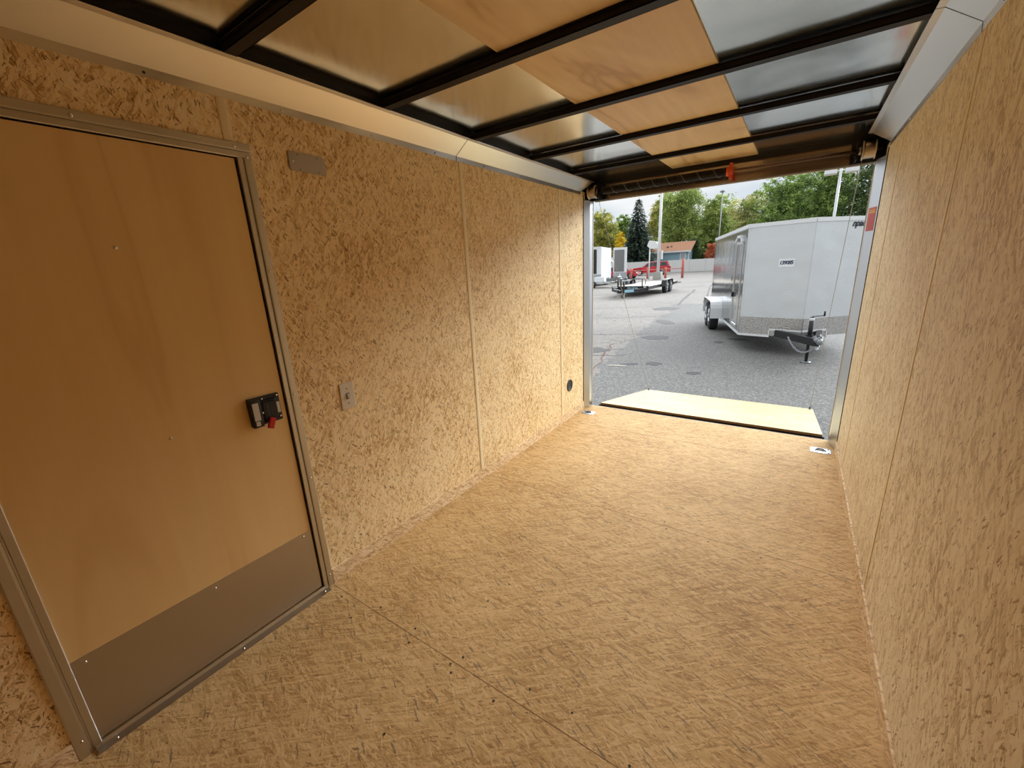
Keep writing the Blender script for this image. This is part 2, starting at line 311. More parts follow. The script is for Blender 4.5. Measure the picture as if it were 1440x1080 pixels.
# coves along both walls: lip on the wall, broad slanted face, small return under the beams
def cove(name, side, y0, y1, cut=0.0):
    X = (lambda x: x) if side < 0 else (lambda x: W - x)
    inner = [(.002, HC), (.004, HC + .026), (XU, ZU - .002), (XU + .022, ZU), ]
    outer = [(XU + .022, ZU + .0025), (XU - .001, ZU + .0025), (.0005, HC + .029), (.0005, HC)]
    b = MB(); pts = inner + outer
    A = [b.bm.verts.new((X(x), y0, z)) for x, z in pts]; B = [b.bm.verts.new((X(x), y1 + cut * (x / XU), z)) for x, z in pts]; n = len(pts)
    b.bm.faces.new(A[::-1]); b.bm.faces.new(B)
    for i in range(n): b.bm.faces.new([A[i], A[(i + 1) % n], B[(i + 1) % n], B[i]])
    o = struct(b.build(name, m_cove)); nx = -side
    for k in range(int((y1 - y0) / .41)):
        screw(o, (X(.003), y1 - .17 - k * .41, HC + .011), (nx, 0, 0), .0042, m_screw if k % 3 else m_dscrew)
    return o
cove('trim_10', -1, -1.752, -.10, .05); cove('trim_11', -1, YF, -1.7565)
cove('trim_12', 1, -1.752, -.155, .02); cove('trim_13', 1, YF, -1.7565)
# dark steel top rails hidden behind the coves
struct(MB().box(0, .088, YF, .10, 2.1165, 2.1468).box(0, .004, YF, .0, 2.053, 2.1165).build('trim_22', m_beam)); struct(MB().box(W - .088, W, YF, .10, 2.1165, 2.1468).box(W - .004, W, YF, .0, 2.053, 2.1165).build('trim_23', m_beam))
# dark joint clips
jc = MB()
for X in (lambda x: x, lambda x: W - x):
    jc.prism([(X(.0008), HC), (X(.0026), HC), (X(.0046), HC + .0262), (X(XU), ZU - .0024), (X(XU), ZU), (X(.0008), HC + .028)], -1.7565, -1.752, 'y')
struct(jc.build('trim_14', m_dscrew))
# beads over the wall board joints
def bead(name, side, y, z0, z1, wd=.032):
    X = (lambda x: x) if side < 0 else (lambda x: W - x)
    pts = [(X(0), y - wd / 2)] + [(X((.0042 if side < 0 else .0026) * math.sin(a) ** .6), y - wd / 2 * math.cos(a)) for a in (PI * k / 8 for k in range(1, 8))] + [(X(0), y + wd / 2)]
    struct(MB().prism(pts, z0, z1, 'z').build(name, m_bead))
bead('trim_15', -1, -1.722, .076, HC); bead('trim_16', -1, -.503, .076, HC); bead('trim_17', -1, -2.955, 1.89, HC)
bead('trim_18', 1, -.593, .076, HC, .018); bead('trim_19', 1, -1.788, .076, HC, .020); bead('trim_20', 1, -3.01, .076, HC, .020)

# roof beams
BY = [-2.93, -2.31, -1.69, -1.07, -.45]
names = ['dark steel roof beam above the side door, nearest the viewer', 'dark steel roof beam second from the side door', 'dark steel roof beam in the middle, third from the side door',
         'dark steel roof beam next but one to the ramp opening', 'dark steel roof beam closest to the ramp opening']
for y, lb in zip(BY, names):
    b = thing('roof_beam', lb, 'beam', (W / 2, y, 2.11), 'roof beams under the metal roof')
    b1 = MB(); b1.box(.1, W - .1, y - .042, y, 2.1135, 2.1165); b1.box(.1, W - .1, y - .042, y - .039, 2.1135, 2.139); b1.box(.1, W - .1, y - .003, y, 2.1135, 2.139)
    b1.build('channel', m_beam, b)
    MB().box(.1, W - .1, y + .0, y + .012, 2.1355, 2.138).box(.1, W - .1, y - .052, y - .042, 2.1355, 2.138).build('flange', m_beam, b)
pl = tag(MB().box(.738, 1.342, YF + .02, .072, 2.1395, 2.1455, .001).build('plywood_sheet', m_ceilply), 'long tan plywood strip lining the middle of the metal roof above the beams', 'plywood')

# ------------------------------------------------------------------ side door
d = struct(thing('door_1', None, None, (0, -3.33, 0)))
MB().box(-.028, -.003, -3.7225, -2.948, .022, 1.8365, .002).build('door_panel', m_door, d)
dpn = [c for c in bpy.data.objects if c.name == 'door_panel'][0]
for z in (1.531, .918): screw(dpn, (-.003, -3.335, z), (1, 0, 0), .0055)
kp = MB().box(-.003, -.0012, -3.718, -2.951, .026, .328, .0004).build('kick_plate', m_kick, d)
for p in ((-.0012, -3.69, .305), (-.0012, -3.333, .305), (-.0012, -2.985, .313)): screw(kp, p, (1, 0, 0), .0055)
MB().box(-.030, -.012, -3.727, -2.933, -.01, 1.847).build('door_seal', m_gap, d)
fr = MB()
# latch side: inner lip, groove, outer flange
def vflange(y_in, y_out, z0, z1):
    s = 1 if y_out > y_in else -1; wd = abs(y_out - y_in)
    prof = [(-.02, 0), (.004, 0), (.006, .002), (.006, wd * .33), (.0015, wd * .36), (.0015, wd * .42), (.008, wd * .45), (.009, wd * .55), (.009, wd * .93), (.006, wd), (0.0005, wd), (0.0005, wd * .6), (-.02, wd * .3)]
    fr.prism([(x, y_in + s * o) for x, o in prof], z0, z1, 'z')
vflange(-2.941, -2.893, 0, 1.8395); vflange(-3.719, -3.775, 0, 1.8395)
wd = .048; prof = [(-.02, 0), (.004, 0), (.006, .002), (.006, wd * .33), (.0015, wd * .36), (.0015, wd * .42), (.008, wd * .45), (.009, wd * .55), (.009, wd * .93), (.006, wd), (.0005, wd), (.0005, wd * .6), (-.02, wd * .3)]
fr.prism([(x, 1.840 + o) for x, o in prof], -3.775, -2.893, 'y')
f = fr.build('door_frame', m_frame, d)
for y, z in ((-3.351, 1.872), (-2.945, 1.872), (-3.74, 1.872)): screw(f, (.009, y, z), (1, 0, 0), .0055)
for z in (1.842, 1.45, .955, .57, .062): screw(f, (.009, -2.909, z), (1, 0, 0), .0045)
for z in (1.45, .75, .062): screw(f, (.009, -3.757, z), (1, 0, 0), .0045)
sl = MB().prism([(-.02, 0), (.001, 0), (.034, 0), (.036, .003), (.008, .006), (.004, .018), (-.02, .018)], -3.735, -2.925, 'y').build('sill', m_frame, d)
for y in (-3.69, -3.306, -2.953): screw(sl, (.022, y, .005), (.1, 0, 1), .0055)
# slam latch
lk = MB(); lk.box(-.003, .006, -3.088, -2.968, .868, .982, .004); lk.box(.004, .024, -3.088, -3.048, .866, .980, .006); lk.box(.004, .013, -3.046, -2.985, .885, .965, .003); lk.box(.010, .016, -3.040, -3.018, .88, .955, .004)
lk.box(.010, .018, -3.038, -2.990, .950, .958, .002)
lo = lk.build('latch', m_black, d)
lev = MB(); lev.box(-.006, .006, -.011, .011, -.022, .022, .003, Matrix.Translation((.026, -3.024, .872)) @ Matrix.Rotation(math.radians(-22), 4, 'X')); lev.build('release_lever', m_red, lo)
lbm = MB(); lbm.box(.024, .0246, -3.080, -3.058, .895, .965); lbm.box(.024, .0246, -3.078, -3.063, .874, .892); lbm.box(.0065, .0071, -2.984, -2.972, .900, .945)
lbm.build('instruction_sticker', m_label, lo)
for y, z in ((-3.035, .972), (-2.977, .972), (-2.977, .884), (-3.043, .918), (-3.072, .871)): screw(lo, (.0065 if y > -3.04 else .013, y, z), (1, 0, 0), .0045)

# ------------------------------------------------------------------ small things on the walls
sw = thing('light_switch', 'ivory toggle light switch plate on the strand board wall beside the side door', 'switch', (0, -2.665, .88))
MB().box(0, .006, -2.700, -2.628, .818, .942, .0025).build('wall_plate', m_ivory, sw)
MB().prism([(.005, .872), (.017, .866), (.018, .872), (.008, .890), (.005, .890)], -2.670, -2.659, 'y', .0008).build('toggle', mat('aged_ivory', (.52, .46, .34), .4), sw)
MB().box(.006, .0064, -2.674, -2.655, .864, .894).build('toggle_slot', mat('slot_shadow_brown', (.20, .16, .11), .6), sw)
for z in (.915, .845): screw(sw, (.006, -2.664, z), (1, 0, 0), .0035, mat('painted_screw', (.36, .32, .25), .5))
cp = thing('cover_plate', 'grey metal blank cover plate high on the wall beside the side door', 'cover plate', (0, -2.674, 1.826))
MB().prism([(-2.748, 1.828), (-2.752, 1.834), (-2.752, 1.892), (-2.748, 1.896), (-2.612, 1.896), (-2.600, 1.888), (-2.598, 1.830), (-2.602, 1.826)], 0, .007, 'x', .0012).build('plate', m_plate, cp)
for y in (-2.738, -2.610): screw(cp, (.007, y, 1.862), (1, 0, 0), .005)
for y, z in ((-2.715, 1.887), (-2.632, 1.886), (-2.712, 1.834), (-2.632, 1.834)): MB().lathe([(.0025, 0), (.0025, .0004)], (.0068, y, z), (1, 0, 0), 8).build('mounting_hole', m_dscrew, cp)
vt = thing('wall_vent', 'black round vent low on the wall near the ramp opening', 'vent', (0, -.348, .326))
MB().lathe([(.058, 0), (.058, .003), (.054, .005), (.050, .005), (.049, .001), (0, .001)], (0.0003, -.348, .326), (1, 0, 0), 32).build('flange', m_black, vt)
gm = MB()
for k in range(-5, 6):
    h = math.sqrt(max(.048 ** 2 - (k * .0085) ** 2, 0)); gm.box(.001, .0035, -.348 - h, -.348 + h, .326 + k * .0085 - .0015, .326 + k * .0085 + .0015)
gm.build('grille', mat('vent_mesh_dark', (.03, .028, .025), .5), vt)

# tie down rings
def tie_ring(x, y, label, rz):
    t = thing('tie_down_ring', label, 'tie-down ring', (0, 0, 0), 'tie-down rings in the floor by the ramp')
    b = MB()
    o = [(-.055, -.045), (.055, -.045), (.062, -.036), (.062, .036), (.055, .045), (-.055, .045), (-.062, .036), (-.062, -.036)]
    i = [(-.026, -.022), (.026, -.022), (.030, -.016), (.030, .016), (.026, .022), (-.026, .022), (-.030, .016), (-.030, -.016)]
    for z, flip in ((.003, 1),):
        O = [b.bm.verts.new((*p, z)) for p in o]; I = [b.bm.verts.new((*p, z)) for p in i]; D = [b.bm.verts.new((p[0] * .8, p[1] * .8, -.012 + .0125)) for p in i]; G = [b.bm.verts.new((*p, 0)) for p in o]
        for k in range(8):
            q = (k + 1) % 8
            b.bm.faces.new([O[k], O[q], I[q], I[k]]); b.bm.faces.new([I[k], I[q], D[q], D[k]]); b.bm.faces.new([G[k], G[q], O[q], O[k]])
        b.bm.faces.new(D)
    b.build('plate', m_steel, t)
    MB().box(-.020, .020, -.014, .014, .0008, .0018).build('recess', m_black, t)
    pts = [(-.030, -.012, .006), (-.024, .018, .007), (-.012, .028, .008), (.012, .028, .008), (.024, .018, .007), (.030, -.012, .006)]
    MB().tube(pts, .0045, 8).build('ring', m_steel, t)
    for p in ((-.048, -.033), (.048, -.033), (.048, .033), (-.048, .033)): MB().lathe([(.005, 0), (.004, .002), (0, .0025)], (*p, .003), (0, 0, 1), 10).build('screw', m_dscrew, t)
    t.location = (x, y, 0); t.rotation_euler = (0, 0, rz); return t
tie_ring(.100, -.138, 'galvanised recessed tie-down ring in the floor beside the left jamb', 0.0)
tie_ring(1.968, -.150, 'galvanised recessed tie-down ring in the floor by the jamb with the red sticker', 0.0)

# ------------------------------------------------------------------ ramp spring and lift cables
sp = thing('ramp_spring', 'black torsion spring and shaft with cable drums across the ramp header', 'spring', (W / 2, .01, 2.045))
YS, ZS = .01, 2.045
MB().tube([(.02, YS, ZS), (2.04, YS, ZS)], .0115, 14).build('shaft', m_shaft, sp)
h = []; X0, X1 = .165, 1.150; turns = 96; per = 12
for k in range(turns * per + 1):
    a = 2 * PI * k / per; h.append((X0 + (X1 - X0) * k / (turns * per), YS + .027 * math.cos(a), ZS + .027 * math.sin(a)))
coil = MB().tube(h, .0052, 5).build('coil', m_spring, sp)
h = []
for k in range(8 * 20 + 1):
    a = 2 * PI * k / 20; h.append((X0 + .04 + (X1 - X0 - .06) * k / 160, YS + .0325 * math.cos(a), ZS + .0325 * math.sin(a)))
MB().tube(h, .0016, 5).build('painted_stripe', m_stripe, sp)
wc = MB(); wc.lathe([(.012, 0), (.033, .002), (.034, .016), (.028, .020), (.026, .044), (.018, .048)], (1.148, YS, ZS), (1, 0, 0), 20)
wc.box(1.168, 1.190, YS - .013, YS + .013, ZS - .056, ZS + .056, .003)
wc = wc.build('winding_cone', m_cone, sp)
tg = MB().tube([(1.190, YS, ZS - .05), (1.197, YS - .002, ZS - .066), (1.200, YS, ZS - .085)], .0012, 5); tg.box(1.196, 1.1975, YS - .010, YS + .010, ZS - .088, ZS - .062); tg.build('hanging_tag', m_cone, wc)
def drum(xc, sgn):
    prof = [(.020, -.040), (.056, -.036), (.058, -.031), (.050, -.029)]
    for k in range(9): prof += [(.0485, -.027 + k * .006), (.052, -.024 + k * .006)]
    prof += [(.058, .030), (.058, .034), (.022, .036)]
    o = MB().lathe([(r, o) for r, o in prof], (xc, YS, ZS), (sgn, 0, 0), 28).build('cable_drum', m_drum, sp)
    MB().lathe([(.016, .036), (.024, .038), (.024, .052), (.014, .056)], (xc, YS, ZS), (sgn, 0, 0), 6).build('set_collar', m_steel, o)
    bb = MB().box(xc + sgn * .060 - .003, xc + sgn * .060 + .003, YS - .045, YS + .080, ZS - .055, ZS + .06, .002); bb.tube([(xc + sgn * .058, YS - .022, ZS - .03), (xc + sgn * .074, YS - .022, ZS - .03)], .006, 6)
    bb.build('bearing_bracket', m_beam, sp)
    return o
drum(.072, 1); drum(1.972, -1)

# ramp folded down to the ground
ry0, rz0, ry1, rz1 = .178, .012, 1.87, -.300
ang = math.atan2(rz1 - rz0, ry1 - ry0); rl = math.hypot(ry1 - ry0, rz1 - rz0)
rp = thing('ramp_door', 'pale strand board ramp door lowered onto the asphalt behind the trailer', 'ramp', (W / 2, .14, -.06))
RM = Matrix.Translation((0, ry0, rz0)) @ Matrix.Rotation(ang, 4, 'X')
MB().box(.10, 1.99, 0, rl, -.018, 0, 0, RM).build('ramp_panel', m_ramp, rp)
MB().box(.10, 1.99, -.0015, 0, -.018, -.0005, 0, RM).build('ply_edge', mat('cut_board_edge', (.34, .21, .10), .8), rp)
MB().box(.085, 2.005, -.006, rl + .006, -.060, -.0182, .003, RM).build('ramp_frame', mat('ramp_edge_black', (.02, .017, .015), .6), rp)
hg = MB().tube([(.10, .128, -.052), (1.99, .128, -.052)], .016, 10); hg.build('hinge', m_black, rp)
for x in (.13, 1.96):
    q = RM @ Vector((x, rl - .05, 0)); e = MB().lathe([(.013, 0), (.013, .004), (.006, .006), (.006, .022), (.011, .024), (.011, .028)], q, (0, 0, 1), 12).build('cable_anchor', m_black, rp)
for x0, y0, x1, lb in ((.100, YS + .045, .13, 'thin steel lift cable running from the left drum down to the ramp'), (1.948, YS + .045, 1.96, 'thin steel lift cable running from the drum above the red sticker to the ramp')):
    q = RM @ Vector((x1, rl - .05, .018)); a = Vector((x0, y0, ZS - .03)); pts = []
    for k in range(13):
        s = k / 12; p = a.lerp(q, s); p.z -= .035 * math.sin(PI * s); pts.append(p)
    tag(MB().tube(pts, .0021, 6).build('lift_cable', m_cable), lb, 'cable', 'ramp lift cables')
st = MB(); st.box(.004, .012, .105, .125, .01, .04); struct(MB().box(.0, W, .10, .118, -.06, -.004).build('trim_21', m_black))

# red warning sticker on the slanted jamb face
a = Vector((W, -.11, 0)); bq = Vector((2.024, .02, 0)); dd = (bq - a); nn = Vector((-.9635, -.267, 0))
nn = Vector((-dd.y, dd.x, 0)).normalized(); nn = nn if nn.x < 0 else -nn
stk = thing('warning_sticker', 'red warning sticker with yellow heading on the metal jamb of the ramp opening', 'sticker', (a.x, a.y, 1.54))
def onj(u, z, o): p = a + dd * u + nn * o; return (p.x, p.y, z)
def jpatch(b, u0, u1, z0, z1, o):
    A = [onj(u0, z0, 0.0002), onj(u1, z0, 0.0002), onj(u1, z1, 0.0002), onj(u0, z1, 0.0002)]; B = [onj(u0, z0, o), onj(u1, z0, o), onj(u1, z1, o), onj(u0, z1, o)]
    va = [b.bm.verts.new(p) for p in A]; vb = [b.bm.verts.new(p) for p in B]; b.bm.faces.new(va[::-1]); b.bm.faces.new(vb)
    for i in range(4): b.bm.faces.new([va[i], va[(i + 1) % 4], vb[(i + 1) % 4], vb[i]])
b = MB(); jpatch(b, .20, .96, 1.545, 1.690, .0012); b.build('sticker_face', mat('red_vinyl', (.62, .07, .035), .45), stk)
b = MB(); jpatch(b, .26, .90, 1.655, 1.664, .0016); jpatch(b, .30, .86, 1.668, 1.676, .0016)
b.build('heading', mat('yellow_print', (.75, .45, .05), .5), stk)
b = MB()
for k in range(8): jpatch(b, .26, .90 - .1 * rnd.random(), 1.555 + k * .0115, 1.5575 + k * .0115, .0015)
b.build('fine_print', mat('dark_red_print', (.42, .06, .04), .5), stk)

# ================================================================== OUTSIDE
G = -.38
# asphalt lot
ma = mat('asphalt', (.2, .2, .2), .9); t = ma.node_tree; b = t.nodes['Principled BSDF']
tc = N(t, 'ShaderNodeTexCoord'); sp_ = N(t, 'ShaderNodeSeparateXYZ'); L(t, tc.outputs['Object'], sp_.inputs[0])
n1 = N(t, 'ShaderNodeTexNoise'); n1.inputs['Scale'].default_value = 38; n1.inputs['Detail'].default_value = 4; n1.inputs['Roughness'].default_value = .75; L(t, tc.outputs['Object'], n1.inputs[0])
n2 = N(t, 'ShaderNodeTexNoise'); n2.inputs['Scale'].default_value = .35; n2.inputs['Detail'].default_value = 4; L(t, tc.outputs['Object'], n2.inputs[0])
n3 = N(t, 'ShaderNodeTexNoise'); n3.inputs['Scale'].default_value = 1.1; n3.inputs['Detail'].default_value = 3; L(t, tc.outputs['Object'], n3.inputs[0])
vr = N(t, 'ShaderNodeTexVoronoi', feature='DISTANCE_TO_EDGE'); vr.inputs['Scale'].default_value = 2.6; L(t, tc.outputs['Object'], vr.inputs[0])
vp = N(t, 'ShaderNodeTexVoronoi'); vp.inputs['Scale'].default_value = 60; L(t, tc.outputs['Object'], vp.inputs[0])
vs_ = N(t, 'ShaderNodeSeparateColor'); L(t, vp.outputs['Color'], vs_.inputs[0])
new = ramp(t, n1.outputs['Fac'], [(.32, (.068, .065, .061)), (.5, (.155, .148, .138)), (.68, (.30, .288, .268))])
old = ramp(t, n1.outputs['Fac'], [(.32, (.12, .108, .094)), (.5, (.235, .213, .188)), (.68, (.37, .337, .298))])
old = mixc(t, mth(t, 'MULTIPLY', mth(t, 'LESS_THAN', vr.outputs['Distance'], .022), .55), old, (.07, .062, .055))
edge = mth(t, 'ADD', sp_.outputs[0], mth(t, 'MULTIPLY', n3.outputs['Fac'], .9))
far = mth(t, 'GREATER_THAN', sp_.outputs[1], 15.5)
isold = mth(t, 'MAXIMUM', mth(t, 'LESS_THAN', mth(t, 'ADD', edge, mth(t, 'MULTIPLY', sp_.outputs[1], .12)), -.35), far)
col = mixc(t, isold, new, old)
col = mixc(t, mth(t, 'MULTIPLY', mth(t, 'GREATER_THAN', vs_.outputs[0], .90), .35), col, (.42, .40, .37))
col = mixc(t, mth(t, 'MULTIPLY', ramp(t, n2.outputs['Fac'], [(.45, (0, 0, 0)), (.65, (1, 1, 1))]), .3), col, (.11, .108, .105))
L(t, col, b.inputs['Base Color'])
bp = N(t, 'ShaderNodeBump'); bp.inputs['Strength'].default_value = .5; bp.inputs['Distance'].default_value = .01; L(t, n1.outputs['Fac'], bp.inputs['Height']); L(t, bp.outputs[0], b.inputs['Normal'])
struct(MB().box(-160, 160, -40, 260, G - .2, G).build('asphalt_lot', ma))
m_tar = mat('tar_patch_dark', (.072, .070, .070), .85)
m_tar2 = mat('tar_seal_dark', (.105, .100, .096), .9)
def blob(cx, cy, rx, ry, m, rz=0, n=22, z=.004):
    bmh = MB(); P = []
    for k in range(n):
        a = 2 * PI * k / n; q = 1 + .16 * math.sin(3 * a + cx * 5) * math.sin(a * 2 + cy) + rnd.uniform(-.07, .07)
        x, y = rx * q * math.cos(a), ry * q * math.sin(a); P.append((cx + x * math.cos(rz) - y * math.sin(rz), cy + x * math.sin(rz) + y * math.cos(rz)))
    bmh.prism(P, G, G + z, 'z'); return struct(bmh.build('asphalt_patch', m))
blob(-.36, 3.80, .14, .14, m_tar); blob(-.74, 3.60, .16, .07, m_tar, .5); blob(.42, 3.35, .12, .09, m_tar, .6)
blob(-1.12, 6.6, .32, .30, m_tar, .4); blob(-2.6, 13.3, .5, .6, m_tar2); blob(-1.65, 9.5, .22, .55, m_tar2, .6)
blob(-1.9, 4.6, .35, .28, m_tar2); blob(.35, 6.4, .10, .12, m_tar); blob(.7, 6.9, .22, .12, m_tar)
def crack(pts, wdt, m=None):
    c = MB(); L2 = []; R2 = []
    for i, p in enumerate(pts):
        q = pts[min(i + 1, len(pts) - 1)]; o = pts[max(i - 1, 0)]; dx, dy = q[0] - o[0], q[1] - o[1]; l = math.hypot(dx, dy); k = wdt * rnd.uniform(.5, 1.2)
        L2.append((p[0] - dy / l * k, p[1] + dx / l * k)); R2.append((p[0] + dy / l * k, p[1] - dx / l * k))
    for a0, a1, b1, b0 in zip(L2, L2[1:], R2[1:], R2): c.quad((*a0, G + .003), (*a1, G + .003), (*b1, G + .003), (*b0, G + .003))
    return struct(c.build('asphalt_crack', m or m_tar2))
def wob(a, b_, n, amp): return [(a[0] + (b_[0] - a[0]) * i / n + rnd.uniform(-amp, amp), a[1] + (b_[1] - a[1]) * i / n + rnd.uniform(-amp, amp)) for i in range(n + 1)]
crack(wob((-2.42, 14.6), (-3.75, 25.2), 8, .05), .07); crack(wob((-1.65, 16.2), (-3.7, 31), 8, .08), .05)
crack(wob((-7.5, 12.2), (-2.7, 14.3), 12, .06), .05); crack(wob((-6, 9.0), (-1.9, 10.9), 12, .07), .03); crack(wob((-4.5, 6.0), (-1.3, 7.1), 10, .06), .025)
crack(wob((-2.4, 4.3), (-1.35, 4.9), 7, .04), .02); crack(wob((-.95, 2.2), (-1.8, 5.5), 12, .06), .018, mat('rusty_crack', (.16, .075, .05), .9)); crack(wob((-3.6, 3.2), (-1.0, 4.4), 9, .07), .02)
crack(wob((-20, 33), (-2, 36), 12, .15), .10); crack(wob((-9, 20.6), (-3.0, 22.4), 12, .12), .05); crack(wob((-12, 27.8), (-2.6, 29.4), 12, .12), .07)
tag(MB().box(-.17, .17, -.018, .018, 0, .012, .003, Matrix.Translation((-.90, 3.38, G)) @ Matrix.Rotation(.25, 4, 'Z')).build('wood_scrap', mat('bleached_wood', (.62, .58, .48), .7)), 'small pale stick lying on the cracked asphalt beyond the ramp', 'stick')

# ------------------------------------------------------------------ common outdoor materials
m_white = mat('white_paint', (.74, .75, .75), .4)
m_tire = mat('tyre_rubber', (.014, .014, .015), .75)
m_rim = mat('aluminium_rim', (.55, .56, .58), .25, .9)
m_glass = mat('dark_window_glass', (.03, .04, .045), .06)
def nodes_noise_bump(m, scale, dist):
    t = m.node_tree; b = t.nodes['Principled BSDF']; tc = N(t, 'ShaderNodeTexCoord'); n = N(t, 'ShaderNodeTexNoise'); n.inputs['Scale'].default_value = scale; n.inputs['Detail'].default_value = 1
    L(t, tc.outputs['Object'], n.inputs[0]); bp = N(t, 'ShaderNodeBump'); bp.inputs['Distance'].default_value = dist; L(t, n.outputs['Fac'], bp.inputs['Height']); L(t, bp.outputs[0], b.inputs['Normal']); return m
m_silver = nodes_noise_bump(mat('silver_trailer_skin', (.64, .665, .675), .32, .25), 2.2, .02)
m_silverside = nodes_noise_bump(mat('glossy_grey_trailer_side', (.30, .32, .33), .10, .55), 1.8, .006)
# tread plate: raised diamonds in two directions
m_tread = mat('tread_plate', (.50, .49, .47), .32, .85); t = m_tread.node_tree; b = t.nodes['Principled BSDF']
tc = N(t, 'ShaderNodeTexCoord'); ck = N(t, 'ShaderNodeTexVoronoi'); ck.inputs['Scale'].default_value = 70
mpn = N(t, 'ShaderNodeMapping'); mpn.inputs['Rotation'].default_value = (0, math.radians(45), 0); L(t, tc.outputs['Object'], mpn.inputs[0]); L(t, mpn.outputs[0], ck.inputs[0]); L(t, ramp(t, ck.outputs['Distance'], [(.25, (.72, .70, .67)), (.5, (.40, .39, .375))]), b.inputs['Base Color'])
bp = N(t, 'ShaderNodeBump'); bp.inputs['Distance'].default_value = .004; bp.invert = True; L(t, ck.outputs['Distance'], bp.inputs['Height']); L(t, bp.outputs[0], b.inputs['Normal'])

def wheel(parent, c, axis, R=.335, wd=.21, rim=m_rim, spokes=5):
    c = Vector(c); ax = Vector(axis).normalized()
    o = MB().lathe([(R * .62, -wd / 2), (R * .93, -wd / 2), (R * .985, -wd * .40), (R, -wd * .25), (R, wd * .25), (R * .985, wd * .40), (R * .93, wd / 2), (R * .62, wd / 2)], c, ax, 32).build('wheel', m_tire, parent)
    q = MB().lathe([(R * .60, wd * .50), (R * .62, wd * .53), (R * .57, wd * .53), (R * .54, wd * .42), (0, wd * .40)], c, ax, 24)
    a = ax.orthogonal().normalized(); b2 = ax.cross(a)
    for k in range(spokes):
        an = 2 * PI * k / spokes; dr = a * math.cos(an) + b2 * math.sin(an)
        q.tube([c + ax * wd * .50 + dr * .02, c + ax * wd * .50 + dr * R * .57], .028, 6)
    q.lathe([(.05, wd * .4), (.05, wd * .56), (.03, wd * .6), (0, wd * .6)], c, ax, 12)
    q.build('rim', rim, o); return o

# ------------------------------------------------------------------ silver enclosed trailer facing the ramp
tr = thing('enclosed_trailer', 'silver enclosed trailer with a wedge nose and white paper number on its front', 'trailer', (1.2, 8.0, G))
A0 = Vector((.81, 5.53, 0)); dv = Vector((-.262, .965, 0)).normalized(); wv = Vector((dv.y, -dv.x, 0)); WD = 1.83; LN = 4.9; ZB, ZTt = -.05, 2.0
def TP(s, l, z): p = A0 + dv * s + wv * l; return (p.x, p.y, z)   # s back along the side, l across
TIP = (-.53, WD / 2)
def slab(b, P, Q, z0, z1, th, o=0.0):
    """vertical panel from ground point P to Q, th thick outward (o = offset)"""
    P = Vector(P); Q = Vector(Q); d2 = (Q - P).normalized(); n2 = Vector((d2.y, -d2.x, 0))
    pts = [P + n2 * o, Q + n2 * o, Q + n2 * (o + th), P + n2 * (o + th)]
    b.prism([(p.x, p.y) for p in pts], z0, z1, 'z'); return b
cA = Vector(TP(0, 0, 0)); cT = Vector(TP(TIP[0], TIP[1], 0)); cB = Vector(TP(0, WD, 0)); cR = Vector(TP(LN, 0, 0)); cR2 = Vector(TP(LN, WD, 0))
for P_ in (cA, cT, cB, cR, cR2): P_.z = 0
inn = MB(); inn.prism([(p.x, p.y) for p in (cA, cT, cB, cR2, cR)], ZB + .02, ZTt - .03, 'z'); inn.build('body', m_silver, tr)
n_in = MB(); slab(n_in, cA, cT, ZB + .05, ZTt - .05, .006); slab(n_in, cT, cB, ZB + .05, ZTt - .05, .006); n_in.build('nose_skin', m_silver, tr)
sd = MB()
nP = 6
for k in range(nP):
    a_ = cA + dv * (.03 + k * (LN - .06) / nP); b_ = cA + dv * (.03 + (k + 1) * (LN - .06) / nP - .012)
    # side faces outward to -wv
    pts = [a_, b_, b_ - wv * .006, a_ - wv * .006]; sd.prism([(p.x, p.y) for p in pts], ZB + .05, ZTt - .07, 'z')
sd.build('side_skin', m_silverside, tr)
riv = MB()
for f0, f1 in ((cA, cT), (cT, cB)):
    for fr_ in (.33, .68):
        p = f0.lerp(f1, fr_); d2 = (f1 - f0).normalized(); n2 = Vector((d2.y, -d2.x, 0))
        for k in [q_ for q_ in range(15)]: riv.lathe([(.017, .0045), (.013, .0065), (.006, .008), (0, .0085)], p + Vector((0, 0, .42 + k * .105)), n2, 8)
riv.build('rivet_rows', m_silver, tr)['kind'] = 'stuff'
dp = MB(); slab(dp, cA, cT, ZB + .03, .315, .010, .002); slab(dp, cT, cB, ZB + .03, .315, .010, .002); dp.build('tread_plate', m_tread, tr)
wt = MB()
slab(wt, cA, cT, ZTt - .055, ZTt + .012, .014, .004); slab(wt, cT, cB, ZTt - .055, ZTt + .012, .014, .004)
slab(wt, cR, cA, ZTt - .055, ZTt + .012, .010, .004)
slab(wt, cA, cA.lerp(cT, .50), ZB - .005, ZB + .035, .016, .004); slab(wt, cA.lerp(cT, .50), cA.lerp(cT, .515), ZB - .005, ZB + .155, .016, .004)
slab(wt, cA.lerp(cT, .50), cT, ZB + .125, ZB + .155, .016, .004); slab(wt, cT, cT.lerp(cB, .50), ZB + .125, ZB + .155, .016, .004); slab(wt, cT.lerp(cB, .48), cT.lerp(cB, .50), ZB - .005, ZB + .155, .016, .004)
slab(wt, cT.lerp(cB, .48), cB, ZB - .005, ZB + .035, .016, .004); slab(wt, cR, cA, ZB - .005, ZB + .030, .010, .004)
wt.prism([(p.x, p.y) for p in (cA - wv * .004, cT - dv * .01, cB + wv * .004, cR2 + wv * .004, cR - wv * .004)], ZTt - .03, ZTt + .013, 'z')
wt.build('white_trim', m_white, tr)['label'] = 'white edge trim'
cm = MB(); slab(cm, cA, cA + (cT - cA).normalized() * .03, .315, ZTt - .055, .008, .003)
for p in (cA.lerp(cT, .05), ): pass
cm.build('corner_trim', m_silver, tr)
